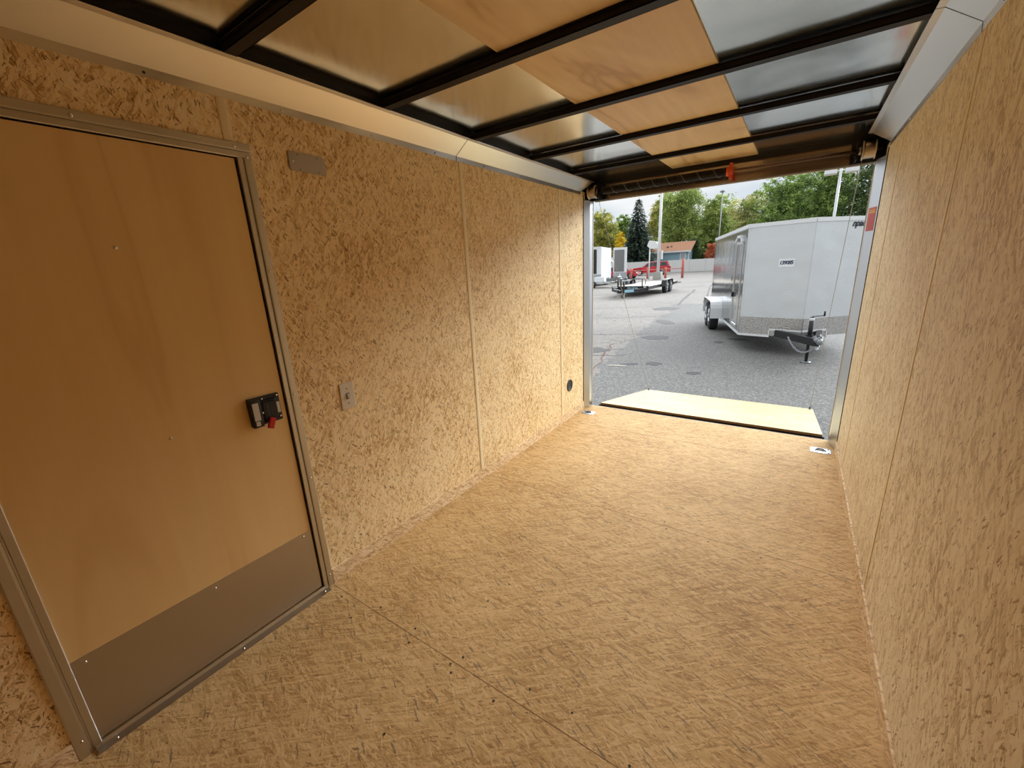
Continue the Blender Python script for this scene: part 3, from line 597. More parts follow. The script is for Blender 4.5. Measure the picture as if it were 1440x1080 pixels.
# side door with window reflection
sdd = MB(); a_ = cA + dv * .30; b_ = cA + dv * 1.05
for q0, q1, z0, z1 in ((a_, a_ + dv * .04, ZB + .1, 1.72), (b_ - dv * .04, b_, ZB + .1, 1.72), (a_, b_, 1.68, 1.72), (a_, b_, ZB + .1, ZB + .14)):
    sdd.prism([(p.x, p.y) for p in (q0 - wv * .004, q1 - wv * .004, q1 - wv * .020, q0 - wv * .020)], z0, z1, 'z')
sdo = sdd.build('door_frame', mat('bright_aluminium', (.72, .73, .74), .25, .8), tr)
hb = MB(); hb.prism([(p.x, p.y) for p in (b_ - dv * .10 - wv * .006, b_ - dv * .02 - wv * .006, b_ - dv * .02 - wv * .045, b_ - dv * .10 - wv * .045)], .62, .72, 'z'); hb.build('door_latch', m_black, tr)
aw = MB(); 
for k in range(9):
    s = k / 9; s2 = (k + 1) / 9; z_ = lambda s: 1.74 + .09 * math.sin(PI * s) + .012 * math.sin(s * 40)
    p0 = a_.lerp(b_, s); p1 = a_.lerp(b_, s2)
    aw.prism([(p0.x, p0.y), (p1.x, p1.y), ((p1 - wv * .05).x, (p1 - wv * .05).y), ((p0 - wv * .05).x, (p0 - wv * .05).y)], z_(s) - .015, z_(s) + .03, 'z')
aw.build('rain_guard', m_white, tr)
# wheels and fender
for s in (2.98, 3.68):
    wheel(tr, TP(s, -.135, G + .335), -wv, .335, .20)
fd = MB(); xs = 2.42; xe = 4.20
prof = [(xs, .02 + ZB), (xs + .01, .22), (xs + .05, .31), (xs + .13, .37), (xs + .26, .40), (xe - .26, .40), (xe - .13, .37), (xe - .05, .31), (xe - .01, .22), (xe, .02 + ZB)]
for (s0, z0), (s1, z1) in zip(prof, prof[1:]):
    P4 = [TP(s0, -.002, z0), TP(s1, -.002, z1), TP(s1, -.275, z1), TP(s0, -.275, z0)]
    Q4 = [(p[0], p[1], p[2]) for p in P4]; va = [fd.bm.verts.new(p) for p in P4]
    cx_ = TP((xs + xe) / 2, -.14, .0); inw = [Vector(p) + (Vector((cx_[0], cx_[1], p[2] if abs(z1 - z0) > .2 else p[2] - 1)) - Vector(p)).normalized() * .012 for p in P4]
    vb = [fd.bm.verts.new(p) for p in inw]; fd.bm.faces.new(va); fd.bm.faces.new(vb[::-1])
    for i in range(4): fd.bm.faces.new([va[i], va[(i + 1) % 4], vb[(i + 1) % 4], vb[i]])
fd.build('fender', m_white, tr)['label'] = 'white wheel fender'
# tongue, coupler, jack, chains
cp0 = Vector(TP(TIP[0] - .80, WD / 2, 0)); zt0 = .045
tn = MB()
for l in (.42, WD - .42):
    r0 = Vector(TP(.15, l, 0)); d2 = (cp0 - r0).normalized(); n2 = Vector((d2.y, -d2.x, 0)) * .038
    tn.prism([(p.x, p.y) for p in (r0 - n2, cp0 - n2, cp0 + n2, r0 + n2)], zt0 - .075, zt0 + .045, 'z')
tn.build('tongue', m_black, tr)
cpl = MB(); fwd = -dv
def along(p, k, z): q = p + fwd * k; return (q.x, q.y, z)
cpl.tube([along(cp0, -.12, zt0 + .03), along(cp0, .12, zt0 + .03)], .05, 10); cpl.lathe([(.025, -.06), (.040, -.045), (.042, 0), (.03, .035), (0, .04)], along(cp0, .13, zt0 + .03), (0, 0, 1), 16)
cpl.tube([along(cp0, .0, zt0 + .08), along(cp0, .10, zt0 + .13), along(cp0, .16, zt0 + .10)], .012, 6); cpl.build('coupler', mat('dull_coupler_steel', (.30, .31, .32), .4, .7), tr)
jk = cp0 - fwd * .36; J = MB(); J.tube([(jk.x, jk.y, -.03), (jk.x, jk.y, .40)], .034, 14); J.tube([(jk.x, jk.y, G + .02), (jk.x, jk.y, 0)], .025, 12); J.lathe([(.075, 0), (.075, .012), (.03, .02)], (jk.x, jk.y, G), (0, 0, 1), 20)
J.box(-.05, .05, -.05, .05, zt0 - .08, zt0 + .06, .004, Matrix.Translation((jk.x, jk.y, 0)))
jo = J.build('jack', m_black, tr)
ct = MB().lathe([(.036, .34), (.036, .39)], (jk.x, jk.y, 0), (0, 0, 1), 14).build('jack_collar', m_white, jo)
ck_ = MB(); e1 = jk + wv * .16 + fwd * .03; ck_.tube([(jk.x, jk.y, .385), (jk.x, jk.y, .41), (e1.x, e1.y, .43)], .007, 6); ck_.tube([(e1.x, e1.y, .42), (e1.x, e1.y, .50)], .014, 8); ck_.build('jack_crank', m_black, jo)
MB().lathe([(.072, .002), (.072, .014), (.03, .02)], (jk.x, jk.y, G + .003), (0, 0, 1), 20).build('jack_foot', m_steel, jo)
def chain(parent, pts, r=.007, pitch=.036, name='safety_chain', m=m_steel):
    pts = [Vector(p) for p in pts]; seg = []
    acc = []; 
    for a, b2 in zip(pts, pts[1:]):
        n = 14
        for i in range(n): acc.append(a.lerp(b2, i / n))
    acc.append(pts[-1]); bm_ = MB(); last = acc[0]; i = 0; flip = 0
    for p in acc[1:]:
        if (p - last).length >= pitch:
            c = (p + last) / 2; d2 = (p - last).normalized(); o2 = d2.orthogonal().normalized(); o2 = o2 if flip else d2.cross(o2); flip = 1 - flip
            ring = [c + d2 * math.cos(a_) * pitch * .72 + o2 * math.sin(a_) * .013 for a_ in (2 * PI * k / 10 for k in range(11))]
            bm_.tube(ring, r * .75, 5, cap=False); last = p
    return bm_.build(name, m, parent)
def cat(a, b2, sag, n=10): a = Vector(a); b2 = Vector(b2); return [Vector((*(a.lerp(b2, i / n)).xy, a.lerp(b2, i / n).z - sag * 4 * (i / n) * (1 - i / n))) for i in range(n + 1)]
chain(tr, cat(along(cp0 - wv * .30, -.42, .05), along(cp0 - wv * .02, -.10, -.10), .14))
chain(tr, cat(along(cp0 + wv * .17, -.34, .05), along(cp0 + wv * .03, -.08, -.10), .05))
# number sheet and maker's lettering
pu = (cT - cA).normalized(); pn = Vector((pu.y, -pu.x, 0))
def onn(x, z, o=.009): k = (x - cA.x) / pu.x; p = cA + pu * k + pn * o; return (p.x, p.y, z)
pp = MB(); P0 = onn(1.355, 0); P1 = onn(1.595, 0); slab(pp, (P0[0], P0[1], 0), (P1[0], P1[1], 0), 1.222, 1.365, .0015)
pp = pp.build('number_sheet', mat('white_paper', (.80, .83, .84), .6), tr); pp['label'] = 'white paper with a handwritten number'
text_mesh('handwritten_number', '139085', .088, frame_mtx(onn(1.470, 1.296, .0115), pu), mat('blue_black_ink', (.04, .05, .10), .5), pp, .15, .0004, .0035, .82)
qu = (cB - cT).normalized(); qn = Vector((qu.y, -qu.x, 0)); pc = cT + qu * .87 + qn * .009
text_mesh('maker_lettering', 'npact', .145, frame_mtx((pc.x, pc.y, 1.895), qu), mat('black_vinyl', (.015, .015, .017), .4), tr, .35, .0005, .006, .95)

# ------------------------------------------------------------------ black flatbed equipment trailer
eq = thing('flatbed_trailer', 'black flatbed equipment trailer with a wooden deck and tandem wheels', 'trailer', (-6.1, 22, G))
xl, xr, yf, yr = -7.15, -5.08, 19.5, 26.0; zd = .16
m_dk = mat('weathered_deck_boards', (.50, .42, .32), .7)
dk = MB()
for k in range(10): x = xl + .04 + k * (xr - xl - .08) / 10; dk.box(x, x + (xr - xl - .08) / 10 - .012, yf + .06, yr, zd - .04, zd)
dk.build('wood_deck', m_dk, eq)
fm = MB(); fm.box(xl, xr, yf - .02, yf + .06, zd - .24, zd + .04, .004); fm.box(xl - .01, xl + .05, yf, yr, zd - .16, zd + .005); fm.box(xr - .05, xr + .01, yf, yr, zd - .16, zd + .005); fm.box(xl, xr, yr, yr + .08, zd - .16, zd)
for k in range(7): fm.box(xl, xr, yf + .8 * (k + 1), yf + .8 * (k + 1) + .05, zd - .14, zd - .045)
for s in (-1, 1):
    a_ = Vector((-6.115 + s * .98, yf + .02, 0)); b_ = Vector((-6.115 + s * .04, 17.95, 0)); d2 = (b_ - a_).normalized(); n2 = Vector((d2.y, -d2.x, 0)) * .045
    fm.prism([(p.x, p.y) for p in (a_ - n2, b_ - n2, b_ + n2, a_ + n2)], zd - .24, zd - .08, 'z')
fm.build('frame', m_black, eq)
hr = MB()
for x in (xl + .35, xl + .52, xr - .35): hr.tube([(x, yf + .02, zd), (x, yf + .02, zd + .42)], .045 if x < xl + .6 else .03, 8)
hr.tube([(xl + .35, yf + .02, zd + .42), (xr - .22, yf + .02, zd + .42), (xr - .16, yf + .02, zd + .36), (xr - .20, yf + .02, zd + .12)], .022, 8)
hr.build('front_rail', m_black, eq)
for x in (xl + .1, xr - .32): tag  # keep order
for y in (22.45, 23.35):
    for x, ax in ((xr + .14, 1), (xl - .14, -1)): wheel(eq, (x, y, G + .36), (ax, 0, 0), .36, .22, mat('grey_rim', (.30, .31, .32), .4, .5))
for x0, x1 in ((xr + .012, xr + .28), (xl - .28, xl - .012)):
    fb = MB(); pr = [(21.95, .02), (22.10, .36), (22.25, .42), (23.55, .42), (23.70, .36), (23.85, .02)]
    fb.prism(pr + [(y, z - .02 if 22 < y < 23.8 else z) for y, z in [(23.82, .02), (23.68, .345), (23.54, .40), (22.26, .40), (22.12, .345), (21.98, .02)]], x0, x1, 'x'); fb.build('fender', m_black, eq)
jb = MB(); jb.tube([(-6.115, 18.55, G + .12), (-6.115, 18.55, .50)], .05, 10); jb.box(-6.19, -6.04, 18.47, 18.63, G, G + .05, .005)
jb.tube([(-6.115, 17.75, zd - .14), (-6.115, 18.2, zd - .14)], .06, 10); jb.lathe([(.03, -.08), (.07, -.04), (.07, .04), (0, .07)], (-6.115, 17.72, zd - .12), (0, 0, 1), 12); jb.build('jack', m_black, eq)
m_web = mat('pale_webbing', (.55, .50, .43), .8)
for x in (-6.34, -6.22, -5.98): MB().box(x - .028, x + .028, 18.2, 18.24, G, zd - .10, 0).build('strap', m_web, eq)
chain(eq, cat((-6.3, 18.1, zd - .12), (-6.0, 18.0, zd - .14), .22), .014, .07)
MB().box(xl + .05, xl + .34, yf - .026, yf - .020, zd - .05, zd + .01).build('reflector', m_white, eq); MB().box(xr - .26, xr - .12, yf - .026, yf - .020, zd - .05, zd + .01).build('reflector', m_white, eq)
text_mesh('front_lettering', 'SALE OF LK', .115, frame_mtx((-5.96, yf - .024, zd - .06), (1, 0, 0)), mat('pale_blue_print', (.38, .58, .68), .5), eq, 0, .002, .004)
nf = Vector((-6.115 + .98, yf + .02, 0)); nb = Vector((-6.115 + .04, 17.95, 0)); d2 = (nf - nb).normalized(); n2 = Vector((d2.y, -d2.x, 0)); mid = nb.lerp(nf, .30) + n2 * .049
dcl = MB(); slab(dcl, nb.lerp(nf, .12), nb.lerp(nf, .46), zd - .225, zd - .095, .004, .046); dcl = dcl.build('tongue_decal', mat('pale_blue_decal', (.26, .50, .62), .5), eq)
MB().box(xl + .2, xr - .2, yr + .08, yr + .14, zd - .10, zd - .03).build('rear_bar', m_black, eq); MB().box(xr + .1, xr + .65, 24.1, 24.2, .12, .17).build('side_step', m_black, eq)

# ------------------------------------------------------------------ two white trailers at the edge of the lot
def white_trailer(px, py, wdt, ln, nose, h, label, panel_m, two):
    t = thing('cargo_trailer', label, 'trailer', (px, py, G)); z0 = G + .40; zt = h
    L_ = Vector((px - wdt / 2, py + nose, 0)); Tn = Vector((px + wdt * .42, py, 0)); R_ = Vector((px + wdt / 2, py + nose, 0))
    MB().prism([(p.x, p.y) for p in (L_, Tn, R_, Vector((R_.x, R_.y + ln, 0)), Vector((L_.x, L_.y + ln, 0)))], z0, zt, 'z').build('body', m_white, t)
    kb = MB(); slab(kb, L_, Tn, z0 - .02, z0 + .60, .01); slab(kb, Tn, R_, z0 - .02, z0 + .60, .01); kb.build('stone_guard', mat('grey_stone_guard', (.40, .43, .44), .35, .5), t)
    pb = MB(); slab(pb, L_.lerp(Tn, .08), L_.lerp(Tn, .88), z0 + .66, zt - .20, .012); 
    if not two: slab(pb, Tn.lerp(R_, .10), Tn.lerp(R_, .88), z0 + .66, zt - .20, .012)
    pb.build('front_panel', panel_m, t)
    tp = MB(); slab(tp, L_, Tn, zt - .06, zt + .02, .02); slab(tp, Tn, R_, zt - .06, zt + .02, .02); tp.build('top_trim', m_white, t)
    tg_ = MB()
    for s in (-1, 1): tg_.tube([(px + s * wdt * .3, py + nose, z0 - .02), (px, py - 1.1, z0 - .02)], .05, 6)
    tg_.box(px - .06, px + .06, py - 1.35, py - 1.0, z0 - .06, z0 + .06, .01); tg_.tube([(px, py - .8, G), (px, py - .8, z0 + .45)], .04, 8); tg_.build('tongue', m_steel, t)
    for s in (-1, 1):
        for y in (ln * .5, ln * .5 + .85): wheel(t, (px + s * (wdt / 2 - .08), py + nose + y, G + .34), (s, 0, 0), .34, .2)
    return t
w1 = white_trailer(-13.7, 31.25, 2.0, 4.4, .10, 2.93, 'white cargo trailer with a black front panel, beside the metal jamb', mat('black_front_panel', (.018, .019, .02), .35), True); w1.rotation_euler.z = math.radians(10)
w2 = white_trailer(-13.36, 37.9, 1.32, 4.4, .08, 2.99, 'white cargo trailer with a grey front panel, next to the spruce', mat('grey_front_panel', (.17, .17, .172), .4), True); w2.rotation_euler.z = math.radians(19)
# low white utility trailer with boxes between them
ut = thing('utility_trailer', 'low white aluminium trailer parked in front of the white cargo trailers', 'trailer', (-11.6, 27.5, G))
q = MB(); q.box(-13.2, -10.9, 28.6, 30.0, -.05, .06, .01); q.box(-13.2, -10.9, 28.6, 28.66, .06, .12); q.tube([(-10.9, 29.4, 0), (-9.7, 29.1, 0)], .05, 6); q.tube([(-11.3, 28.5, .0), (-11.3, 28.5, .55)], .03, 6); q.build('bed', mat('white_aluminium_bed', (.62, .64, .65), .35, .3), ut)
q = MB(); q.box(-12.4, -11.6, 29.2, 29.9, .06, .46, .03); q.build('white_box', m_white, ut)
q = MB(); q.prism([(-11.2, .10), (-10.7, .10), (-10.1, .42), (-10.3, .50), (-10.9, .36), (-11.2, .34)], 28.8, 29.5, 'y', .02); q.build('grey_hood', mat('grey_mower_hood', (.20, .21, .21), .5), ut)
wheel(ut, (-12.2, 28.45, G + .28), (0, -1, 0), .28, .18)

# ------------------------------------------------------------------ red cars
m_car = mat('red_car_paint', (.52, .012, .022), .18, .0, Coat_Weight=.8)
m_lens = mat('headlight_lens', (.75, .76, .76), .15); m_tail = mat('tail_lens', (.35, .01, .01), .2)
def car(kind, label, loc, sc=1.0, facing=-1, name='car'):
    """length along x, nose toward facing"""
    t = thing(name, label, 'car', (0, 0, 0))
    if kind == 'suv':
        low = [(-2.40, .42), (-2.42, .72), (-2.36, .92), (-1.25, 1.06), (-.85, 1.10), (2.30, 1.14), (2.40, .95), (2.42, .55), (2.36, .36), (-2.2, .30)]
        top = [(-1.05, 1.08), (-.30, 1.62), (-.10, 1.69), (1.95, 1.70), (2.10, 1.66), (2.30, 1.12)]
        panes = [[(-.86, 1.12), (-.25, 1.58), (.18, 1.61), (.18, 1.12)], [(.26, 1.12), (.26, 1.61), (1.15, 1.62), (1.15, 1.14)], [(1.23, 1.14), (1.23, 1.62), (1.88, 1.60), (2.08, 1.16)]]
        ax1, ax2, R = -1.50, 1.45, .38
    else:
        low = [(-2.30, .40), (-2.32, .62), (-2.22, .76), (-1.25, .92), (-.80, .96), (1.70, 1.00), (2.25, .98), (2.32, .75), (2.30, .42), (2.1, .28), (-2.1, .26)]
        top = [(-.95, .93), (-.10, 1.40), (.15, 1.45), (.90, 1.44), (1.75, .98)]
        panes = [[(-.72, .99), (-.08, 1.36), (.30, 1.39), (.30, .99)], [(.38, .99), (.38, 1.39), (.86, 1.38), (1.45, 1.02)]]
        ax1, ax2, R = -1.42, 1.35, .33
    body = MB().prism(low, -.92, .92, 'y', .05)
    body.build('body', m_car, t)
    cb = MB(); A = [(x, z) for x, z in top]
    va = [cb.bm.verts.new((x, -.86 + (z - 1.05) * .22, z)) for x, z in A]; vb = [cb.bm.verts.new((x, .86 - (z - 1.05) * .22, z)) for x, z in A]; n = len(A)
    cb.bm.faces.new(va[::-1]); cb.bm.faces.new(vb)
    for i in range(n): cb.bm.faces.new([va[i], va[(i + 1) % n], vb[(i + 1) % n], vb[i]])
    cb.build('cabin', m_car, t)
    for pn_ in panes:
        for s in (-1, 1):
            g_ = MB()
            v0 = [g_.bm.verts.new((x, s * (.868 - (z - 1.05) * .22), z)) for x, z in pn_]; v1 = [g_.bm.verts.new((x, s * (.85 - (z - 1.05) * .22), z)) for x, z in pn_]
            g_.bm.faces.new(v0); g_.bm.faces.new(v1[::-1])
            for i in range(len(pn_)): g_.bm.faces.new([v0[i], v0[(i + 1) % len(pn_)], v1[(i + 1) % len(pn_)], v1[i]])
            g_.build('side_window', m_glass, t)
    x0, z0 = top[0]; x1, z1 = top[1]; g_ = MB(); k = .06
    g_.quad((x0 + .1 - .02, -.72, z0 + .09), (x0 + .1 - .02, .72, z0 + .09), (x1 - .07, .66, z1 - .02), (x1 - .07, -.66, z1 - .02)); g_.build('windscreen', m_glass, t)
    for x in (ax1, ax2):
        for s in (-1, 1):
            wheel(t, (x, s * .84, R), (0, s, 0), R, .22, m_rim)
            MB().lathe([(R * 1.16, 0), (R * 1.16, .006)], (x, s * .918, R + .02), (0, s, 0), 28).build('wheel_arch', m_black, t)
    xl_ = low[1][0]; hl = MB()
    for s in (-1, 1): MB().box(xl_ - .01, xl_ + .22, s * .78 - .14, s * .78 + .16 * (1 if s > 0 else .9), low[2][1] - .17, low[2][1] - .02, .02).build('headlight', m_lens, t)
    hl.bm.free()
    tl = MB(); xr_ = low[6][0]
    for s in (-1, 1): MB().box(2.26, 2.425, s * .80 - .10, s * .80 + .13, .78, 1.05, .02).build('tail_light', m_tail, t)
    MB().box(-2.44, -2.30, -.80, .80, .32, .46, .03).build('front_bumper', m_black, t); MB().box(2.32, 2.45, -.80, .80, .36, .52, .03).build('rear_bumper', m_black, t)
    if kind == 'suv':
        for s in (-1, 1): MB().tube([(-.1, s * .66, 1.72), (0, s * .66, 1.76), (1.9, s * .66, 1.76), (2.0, s * .66, 1.71)], .022, 6).build('roof_rail', m_black, t)
    for s in (-1, 1): MB().box(-.85, -.70, s * .98 - .09, s * .98 + .09, z0 + .02, z0 + .17, .03).build('side_mirror', m_car, t)
    t.location = loc; t.scale = (sc, sc, sc); t.rotation_euler = (0, 0, 0 if facing < 0 else PI)
    return t
c1 = car('suv', 'red SUV parked along the white fence behind the light pole', (-16.75, 60.5, G), 1.12, -1, 'suv'); c1.rotation_euler.z = .22
c2 = car('sedan', 'red sedan nosing out from behind the white cargo trailers', (-17.25, 49.0, G), 1.0, 1, 'car'); c2.rotation_euler.z = PI + .1

# ------------------------------------------------------------------ posts, poles
m_post = mat('faded_red_paint', (.60, .17, .14), .6)
br = thing('barrier_rail', 'faded red posts joined by a thin rail across the lot', 'barrier', (-12, 46, G))
for x, h_, r in ((-14.9, 1.25, .13), (-12.93, 1.25, .15), (-10.95, 1.2, .13), (-9.12, 2.05, .14)):
    MB().lathe([(r, 0), (r, h_ - .06), (r * .7, h_), (0, h_ + .01)], (x, 46, G), (0, 0, 1), 16).build('post', m_post, br)
MB().tube([(-14.9, 45.88, .58), (-9.12, 45.88, .66)], .045, 8).build('rail', m_post, br)
def pole(name, label, x, y, z0, z1, r, m, build):
    t = thing(name, label, 'light pole', (x, y, G)); MB().tube([(x, y, z0), (x, y, z1)], r, 14, True, r * .8).build('pole', m, t); build(t); return t
m_conc = mat('concrete_base', (.42, .40, .36), .85)
def b1(t):
    MB().prism([(-.46, G), (-.36, .42), (.36, .42), (.46, G)], 43.1 - .4, 43.1 + .4, 'y', .02).build('tmp', m_conc, t).name = 'concrete_base'
    o = [c for c in t.children if c.name.startswith('concrete_base')][0]; o.data.transform(Matrix.Translation((-11.0, 0, 0)))
    MB().box(-10.78, -10.60, 42.95, 43.2, 1.7, 2.6, .01).build('control_box', mat('off_white_box', (.66, .66, .63), .5), t)
    for s in (-1, 1): MB().box(-11.0 + s * .7 - .35, -11.0 + s * .7 + .35, 42.8, 43.4, 9.7, 9.95, .03).build('lamp_head', m_white, t)
    MB().tube([(-11.7, 43.1, 9.78), (-10.3, 43.1, 9.78)], .05, 8).build('cross_arm', m_white, t)
pole('light_pole', 'white light pole on a concrete base behind the black flatbed trailer', -11.0, 43.1, .42, 9.9, .155, m_white, b1)
def b2(t):
    for xc in (2.54, 3.58):
        o = MB().prism([(xc - .32, 6.04), (xc - .30, 6.32), (xc + .30, 6.32), (xc + .32, 6.04)], 29.7, 30.3, 'y', .01).build('lamp_head', m_white, t)
        MB().box(xc - .26, xc + .26, 29.76, 30.24, 6.02, 6.039).build('lens', mat('frosted_lens', (.60, .58, .45), .4), o)
    MB().tube([(2.7, 30, 6.2), (3.5, 30, 6.2)], .04, 8).build('cross_arm', m_white, t)
pole('light_pole', 'white light pole with two square heads rising above the silver trailer', 3.03, 30, G, 6.55, .09, m_white, b2)
def b3(t): MB().lathe([(.05, -.1), (.30, -.04), (.34, .08), (.25, .2), (0, .22)], (-8.74, 66, 10.6), (0, 0, 1), 16).build('lamp_head', mat('grey_lamp_head', (.25, .27, .28), .5), t)
pole('light_pole', 'distant thin grey light pole with a small round head', -8.7, 66, G, 10.55, .085, mat('grey_pole_paint', (.36, .38, .38), .5), b3)
up = thing('utility_post', 'thin white post carrying a small white box canopy before the spruce', 'post', (-12.1, 43.6, G))
MB().tube([(-12.12, 43.6, G), (-12.1, 43.6, 3.6)], .07, 8).build('post', m_white, up)
MB().prism([(-12.35, 3.15), (-12.15, 3.7), (-11.4, 3.55), (-11.12, 3.1), (-11.2, 2.8), (-12.0, 2.85)], 43.3, 43.9, 'y', .03).build('canopy', mat('chalk_white', (.72, .72, .70), .6), up)

# ------------------------------------------------------------------ fence
fe = thing('vinyl_fence', 'long white panel fence at the far edge of the lot', 'fence', (-16, 71, G))
m_fence = mat('white_fence_panel', (.66, .66, .64), .55); t = m_fence.node_tree; b = t.nodes['Principled BSDF']
def fy(x): return 72.9 + (x + 10.5) * .29 if x > -23.5 else 69.1 + (x + 23.5) * .45
x = -42.0
while x < 16:
    x2 = x + 2.35; P = Vector((x, fy(x), 0)); Q = Vector((x2, fy(x2), 0))
    b_ = MB(); slab(b_, P + (Q - P) * .03, Q, G + .06, 1.62, .04); o = b_.build('panel', m_fence, fe)
    b_ = MB(); b_.box(x - .06, x + .06, fy(x) - .07, fy(x) + .05, G, 1.70, .01); b_.build('post', m_fence, fe)
    x = x2
# ------------------------------------------------------------------ blue house
m_dvent = mat('dark_vent', (.12, .10, .09), .7)
ho = thing('house', 'pale blue single-storey house with an orange-brown roof behind the white fence', 'house', (-18.5, 80, G))
m_blue = mat('pale_blue_siding', (.27, .42, .49), .6)
hx0, hx1 = -21.9, -15.25
MB().box(hx0, hx1, 78.3, 84.5, G, 3.2).build('wall', m_blue, ho)
rfm = MB(); rfm.prism([(77.75, 3.05), (81.4, 4.75), (85.05, 3.05), (85.05, 3.2), (81.4, 4.92), (77.75, 3.2)], hx0 - .4, hx1 + .45, 'x'); rfm.build('roof', mat('orange_brown_shingle', (.42, .21, .12), .85), ho)
MB().box(hx0 - .4, hx1 + .45, 77.70, 77.76, 2.98, 3.22).build('fascia', m_white, ho)
MB().prism([(78.3, 3.1), (81.4, 4.7), (84.5, 3.1)], hx1 - .05, hx1, 'x').build('gable', m_blue, ho)
for q_ in ((-19.4, -19.1, 79.2, 79.6, 3.6, 4.15), (-18.7, -18.5, 79.4, 79.6, 3.7, 4.25)): MB().box(*q_).build('roof_vent', m_dvent, ho)
for a_, b_ in ((-16.75, -15.75), (-21.8, -20.6)):
    o = MB().box(a_, b_, 78.22, 78.3, .8, 2.85, .01).build('window', m_white, ho); MB().box(a_ + .12, b_ - .12, 78.20, 78.219, .92, 1.7).box(a_ + .12, b_ - .12, 78.20, 78.219, 1.82, 2.72).build('pane', mat('window_pane_pale', (.35, .38, .38), .1), o)
MB().box(-15.35, -15.2, 78.2, 78.31, G, 3.1).build('corner_board', m_white, ho)

# ------------------------------------------------------------------ trees
def leafmat(name, c1, c2, c3):
    m = mat(name, c1, .65); t = m.node_tree; b = t.nodes['Principled BSDF']
    tc = N(t, 'ShaderNodeTexCoord'); n = N(t, 'ShaderNodeTexNoise'); n.inputs['Scale'].default_value = .7; n.inputs['Detail'].default_value = 3; L(t, tc.outputs['Object'], n.inputs[0])
    n2 = N(t, 'ShaderNodeTexWhiteNoise', noise_dimensions='3D'); sn = N(t, 'ShaderNodeVectorMath', operation='SNAP'); sn.inputs[1].default_value = (.5, .5, .5); L(t, tc.outputs['Object'], sn.inputs[0]); L(t, sn.outputs[0], n2.inputs[0])
    v = mth(t, 'ADD', n.outputs['Fac'], mth(t, 'MULTIPLY', mth(t, 'SUBTRACT', n2.outputs['Value'], .5), .3))
    L(t, ramp(t, v, [(.32, c1), (.52, c2), (.70, c3)]), b.inputs['Base Color'])
    tr_ = N(t, 'ShaderNodeBsdfTranslucent'); L(t, b.inputs['Base Color'].links[0].from_socket, tr_.inputs[0]); mx = N(t, 'ShaderNodeMixShader'); mx.inputs[0].default_value = .35
    L(t, b.outputs[0], mx.inputs[1]); L(t, tr_.outputs[0], mx.inputs[2]); L(t, mx.outputs[0], t.nodes['Material Output'].inputs[0])
    return m
m_bark = mat('grey_brown_bark', (.13, .10, .08), .9)
LF = {'green': leafmat('leaves_green', (0.104, 0.160, 0.047), (0.246, 0.358, 0.094), (0.490, 0.641, 0.170)),
      'light': leafmat('leaves_light_green', (.16, .22, .055), (.38, .48, .13), (.62, .70, .24)),
      'yellowgreen': leafmat('leaves_yellow_green', (0.189, 0.217, 0.051), (0.435, 0.450, 0.116), (0.754, 0.667, 0.145)),
      'olive': leafmat('leaves_pale_olive', (0.255, 0.271, 0.112), (0.510, 0.526, 0.191), (0.797, 0.766, 0.271)),
      'dark': leafmat('leaves_dark_green', (0.049, 0.088, 0.035), (0.117, 0.177, 0.058), (0.255, 0.332, 0.117)),
      'yellow': leafmat('leaves_yellow', (0.609, 0.377, 0.029), (0.900, 0.667, 0.043), (0.900, 0.899, 0.116)),
      'orange': leafmat('leaves_orange_red', (.55, .15, .07), (.85, .32, .17), (.90, .48, .28)),
      'spruce': leafmat('spruce_needles', (0.043, 0.069, 0.051), (0.108, 0.157, 0.117), (0.235, 0.313, 0.235))}
def leaf_mesh(name, blobs, nl, size, m, parent, seed=1, hollow=.45):
    r = random.Random(seed); vs = []; fs = []
    tot = sum(b_[3] * b_[4] * b_[5] for b_ in blobs)
    for (bx, by, bz, rx, ry, rz) in blobs:
        k = int(nl * 3 * rx * ry * rz / tot) + 40
        # clumps of leaves on the blob, with gaps between them
        ncl = max(8, k // 40)
        for c in range(ncl):
            u = r.uniform(-1, 1); th = r.uniform(0, 2 * PI); q = math.sqrt(1 - u * u); rad = hollow + (1 - hollow) * r.random() ** .6
            cx, cy, cz = bx + rx * rad * q * math.cos(th), by + ry * rad * q * math.sin(th), bz + rz * rad * u; cr_ = .34 * (rx + rz) / 2 * r.uniform(.5, 1.1)
            for _ in range(40):
                p = Vector((r.gauss(cx, cr_ * .5), r.gauss(cy, cr_ * .5), r.gauss(cz, cr_ * .34)))
                d1 = Vector((r.uniform(-1, 1), r.uniform(-1, 1), r.uniform(-.7, .7))).normalized(); d2_ = d1.orthogonal().normalized(); d2_ = (d2_ * math.cos(th) + d1.cross(d2_) * math.sin(th)); s = size * .58 * r.uniform(.6, 1.3)
                i0 = len(vs); vs += [p - d1 * s, p + d2_ * s * .55, p + d1 * s, p - d2_ * s * .55]; fs.append((i0, i0 + 1, i0 + 2, i0 + 3))
    me = bpy.data.meshes.new(name); me.from_pydata(vs, [], fs); me.materials.append(m); o = bpy.data.objects.new(name, me); C.objects.link(o)
    if parent: o.parent = parent; o.matrix_parent_inverse = parent_inv(parent)
    return o
